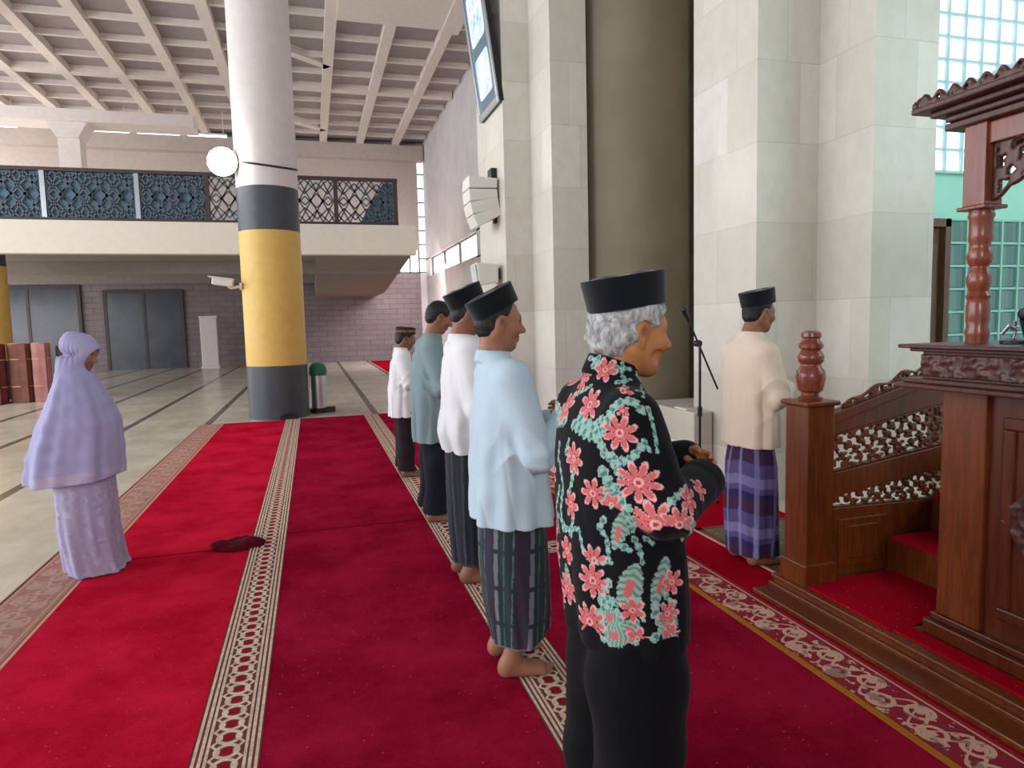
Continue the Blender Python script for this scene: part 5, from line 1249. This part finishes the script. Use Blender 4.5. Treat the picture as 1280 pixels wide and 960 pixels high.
# imam at the front
def imam():
    Ht = 1.625
    c = joints(Ht, 0.0, pitch=0.12, head=(0.060, 0, Ht - 0.110), hk=0.95, h=0.0055, neck=(0.0, 0, 1.375), shoulder=(-0.01, 0.155, 1.272),
               elbow=((0.04, 0.225, 1.02), (0.03, 0.225, 1.02)), wrist=((0.20, 0.075, 1.06), (0.19, 0.03, 1.03)), skin=lin(142, 94, 72))
    c['torso'] = [(0.72, -0.125, 0.140, 0.198), (0.88, -0.125, 0.135, 0.200), (1.03, -0.122, 0.125, 0.196), (1.17, -0.122, 0.112, 0.195), (1.27, -0.108, 0.092, 0.175), (1.34, -0.08, 0.068, 0.115), (1.39, -0.058, 0.055, 0.072)]
    o, H = man('imam on the rug in cream shirt, black cap and purple plaid sarong', (2.52, 3.52, 0.0235), 0.0, c)
    shirt(o, c, lin(226, 206, 186), 0.005, seed=31, fold_amp=0.009, hem_fold=0.004)
    def plaid(V):
        th = np.arctan2(V[:, 1], V[:, 0]); z = V[:, 2]
        b_ = np.repeat(lin(84, 74, 124)[None, :], len(V), 0)
        zz = (z + 0.012 * np.sin(th * 3)) % 0.30
        b_[(zz > 0.03) & (zz < 0.12)] = lin(66, 40, 72); b_[(zz >= 0.12) & (zz < 0.155)] = lin(46, 40, 92); b_[(zz > 0.19) & (zz < 0.25)] = lin(120, 112, 158)
        s = ((th * 0.17) % 0.115) < 0.028; b_[s] = b_[s] * 0.5 + lin(150, 146, 190) * 0.5
        return b_
    skirt(o, [(0.055, -0.115, 0.150, 0.165), (0.30, -0.125, 0.145, 0.180), (0.60, -0.118, 0.13, 0.184), (0.76, -0.09, 0.10, 0.165)], plaid, 0.005, seed=35, amp=0.007)
    hair(o, H, MAT['hair_black'], 0.004, nape=-0.07, front=0.035)
    songkok(o, H, tilt=0.30, rx=0.110, ry=0.088, hgt=0.092, z=0.048, x=-0.010)
imam()

# woman in lavender prayer dress
def woman():
    h = 0.006
    c = joints(1.47, 0.0, pitch=0.30, head=(0.035, 0, 1.375), hk=0.90, hyaw=-0.25, h=0.006, skin=lin(150, 104, 84), neck=(-0.01, 0, 1.24), shoulder=(-0.02, 0.115, 1.15))
    c['torso'] = [(0.60, -0.12, 0.12, 0.15), (0.95, -0.10, 0.10, 0.14), (1.12, -0.08, 0.08, 0.12), (1.18, -0.06, 0.06, 0.09), (1.24, -0.05, 0.05, 0.05)]
    c['elbow'] = ((0.02, 0.16, 0.93), (0.02, 0.16, 0.93)); c['wrist'] = ((0.16, 0.07, 0.95), (0.15, 0.03, 0.93)); c['hip'] = (0, 0.075, 0.78)
    o, H = man('woman in lavender prayer cape and skirt standing alone at the carpet edge', (-1.415, 4.80, FL), 0.0, c)
    f = F((-0.42, -0.36, 0.50), (0.36, 0.36, 1.56), h); ph = np.random.RandomState(3).uniform(0, 6.28, 5)
    def fold(th, z, x, y):
        w = np.clip((1.26 - z) / 0.66, 0, 1) ** 0.7
        return w * (0.014 * np.sin(6 * th + ph[0] + 1.2 * z) + 0.008 * np.sin(11 * th + ph[1] - 2 * z) + 0.004 * np.sin(17 * th + ph[2]))
    f.loft([(0.59, -0.315, 0.205, 0.285), (0.75, -0.292, 0.210, 0.275), (0.95, -0.228, 0.215, 0.255), (1.08, -0.168, 0.175, 0.228), (1.17, -0.135, 0.130, 0.185), (1.24, -0.115, 0.095, 0.120), (1.30, -0.108, 0.085, 0.100), (1.36, -0.095, 0.095, 0.094)], 0.0, 2.1, fold)
    k, R = H.k, H.R
    f.ell(H.P(-0.005, 0, 0.020), np.array((0.118, 0.098, 0.118)) * k, 0.03, 'u', R)
    f.ell(H.P(-0.075, 0, 0.060), np.array((0.070, 0.085, 0.075)) * k, 0.03, 'u', R)
    # gathered elastic line below the bonnet
    nl = R @ np.array((-0.25, 0, 1.0)); nl /= np.linalg.norm(nl); p0 = H.P(-0.06, 0, -0.022)
    N = Noise(60, seed=4); sl, x, y, z = f.view(f.o, f.o + f.n * f.h, 0)
    e = (x - p0[0]) * nl[0] + (y - p0[1]) * nl[1] + (z - p0[2]) * nl[2]
    back = np.clip((H.P(0.03, 0, 0)[0] - x) / 0.04, 0, 1) * np.clip((z - 1.15) / 0.05, 0, 1)
    th = np.arctan2(y - H.o[1], x - H.o[0])
    f.a[sl] += (back * (0.009 * np.exp(-(e / 0.011) ** 2) + 0.005 * np.sin(22 * th + 2) * np.exp(-(np.maximum(np.abs(e) - 0.01, 0) / 0.05) ** 2)) + 0.0022 * N(x, y, z)).astype(np.float32)
    f.ell(H.P(0.105, 0, -0.028), np.array((0.078, 0.066, 0.084)) * k, 0.010, 's', R)
    f.cut((0.05, 0.0, -1), -0.60); 
    lav = lin(172, 166, 204); N2 = Noise(7, seed=8); N3 = Noise(40, seed=9)
    def lc(V):
        b_ = lav[None, :] * (1 + 0.03 * N2(V[:, 0], V[:, 1], V[:, 2]))[:, None]
        lace = (V[:, 2] < 0.665 + 0.05 * V[:, 0]) & (N3(V[:, 0], V[:, 1], V[:, 2]) > 0.2); b_[lace] = lin(192, 178, 200); return b_
    f.build('prayer_cape', MAT['cloth'], o, lc)
    N4 = Noise(110, seed=14)
    def sk(V):
        b_ = np.repeat(lin(174, 164, 194)[None, :], len(V), 0); s = N4(V[:, 0], V[:, 1], V[:, 2]) > 0.7; b_[s] = lin(190, 180, 206); s = N4(V[:, 2], V[:, 0], V[:, 1]) > 1.0; b_[s] = lin(166, 152, 184); return b_
    skirt(o, [(0.004, -0.135, 0.205, 0.185), (0.04, -0.140, 0.185, 0.185), (0.25, -0.165, 0.165, 0.195), (0.66, -0.17, 0.16, 0.20)], sk, 0.006, name='skirt', seed=41, amp=0.012, n=5)
woman()

old_man()
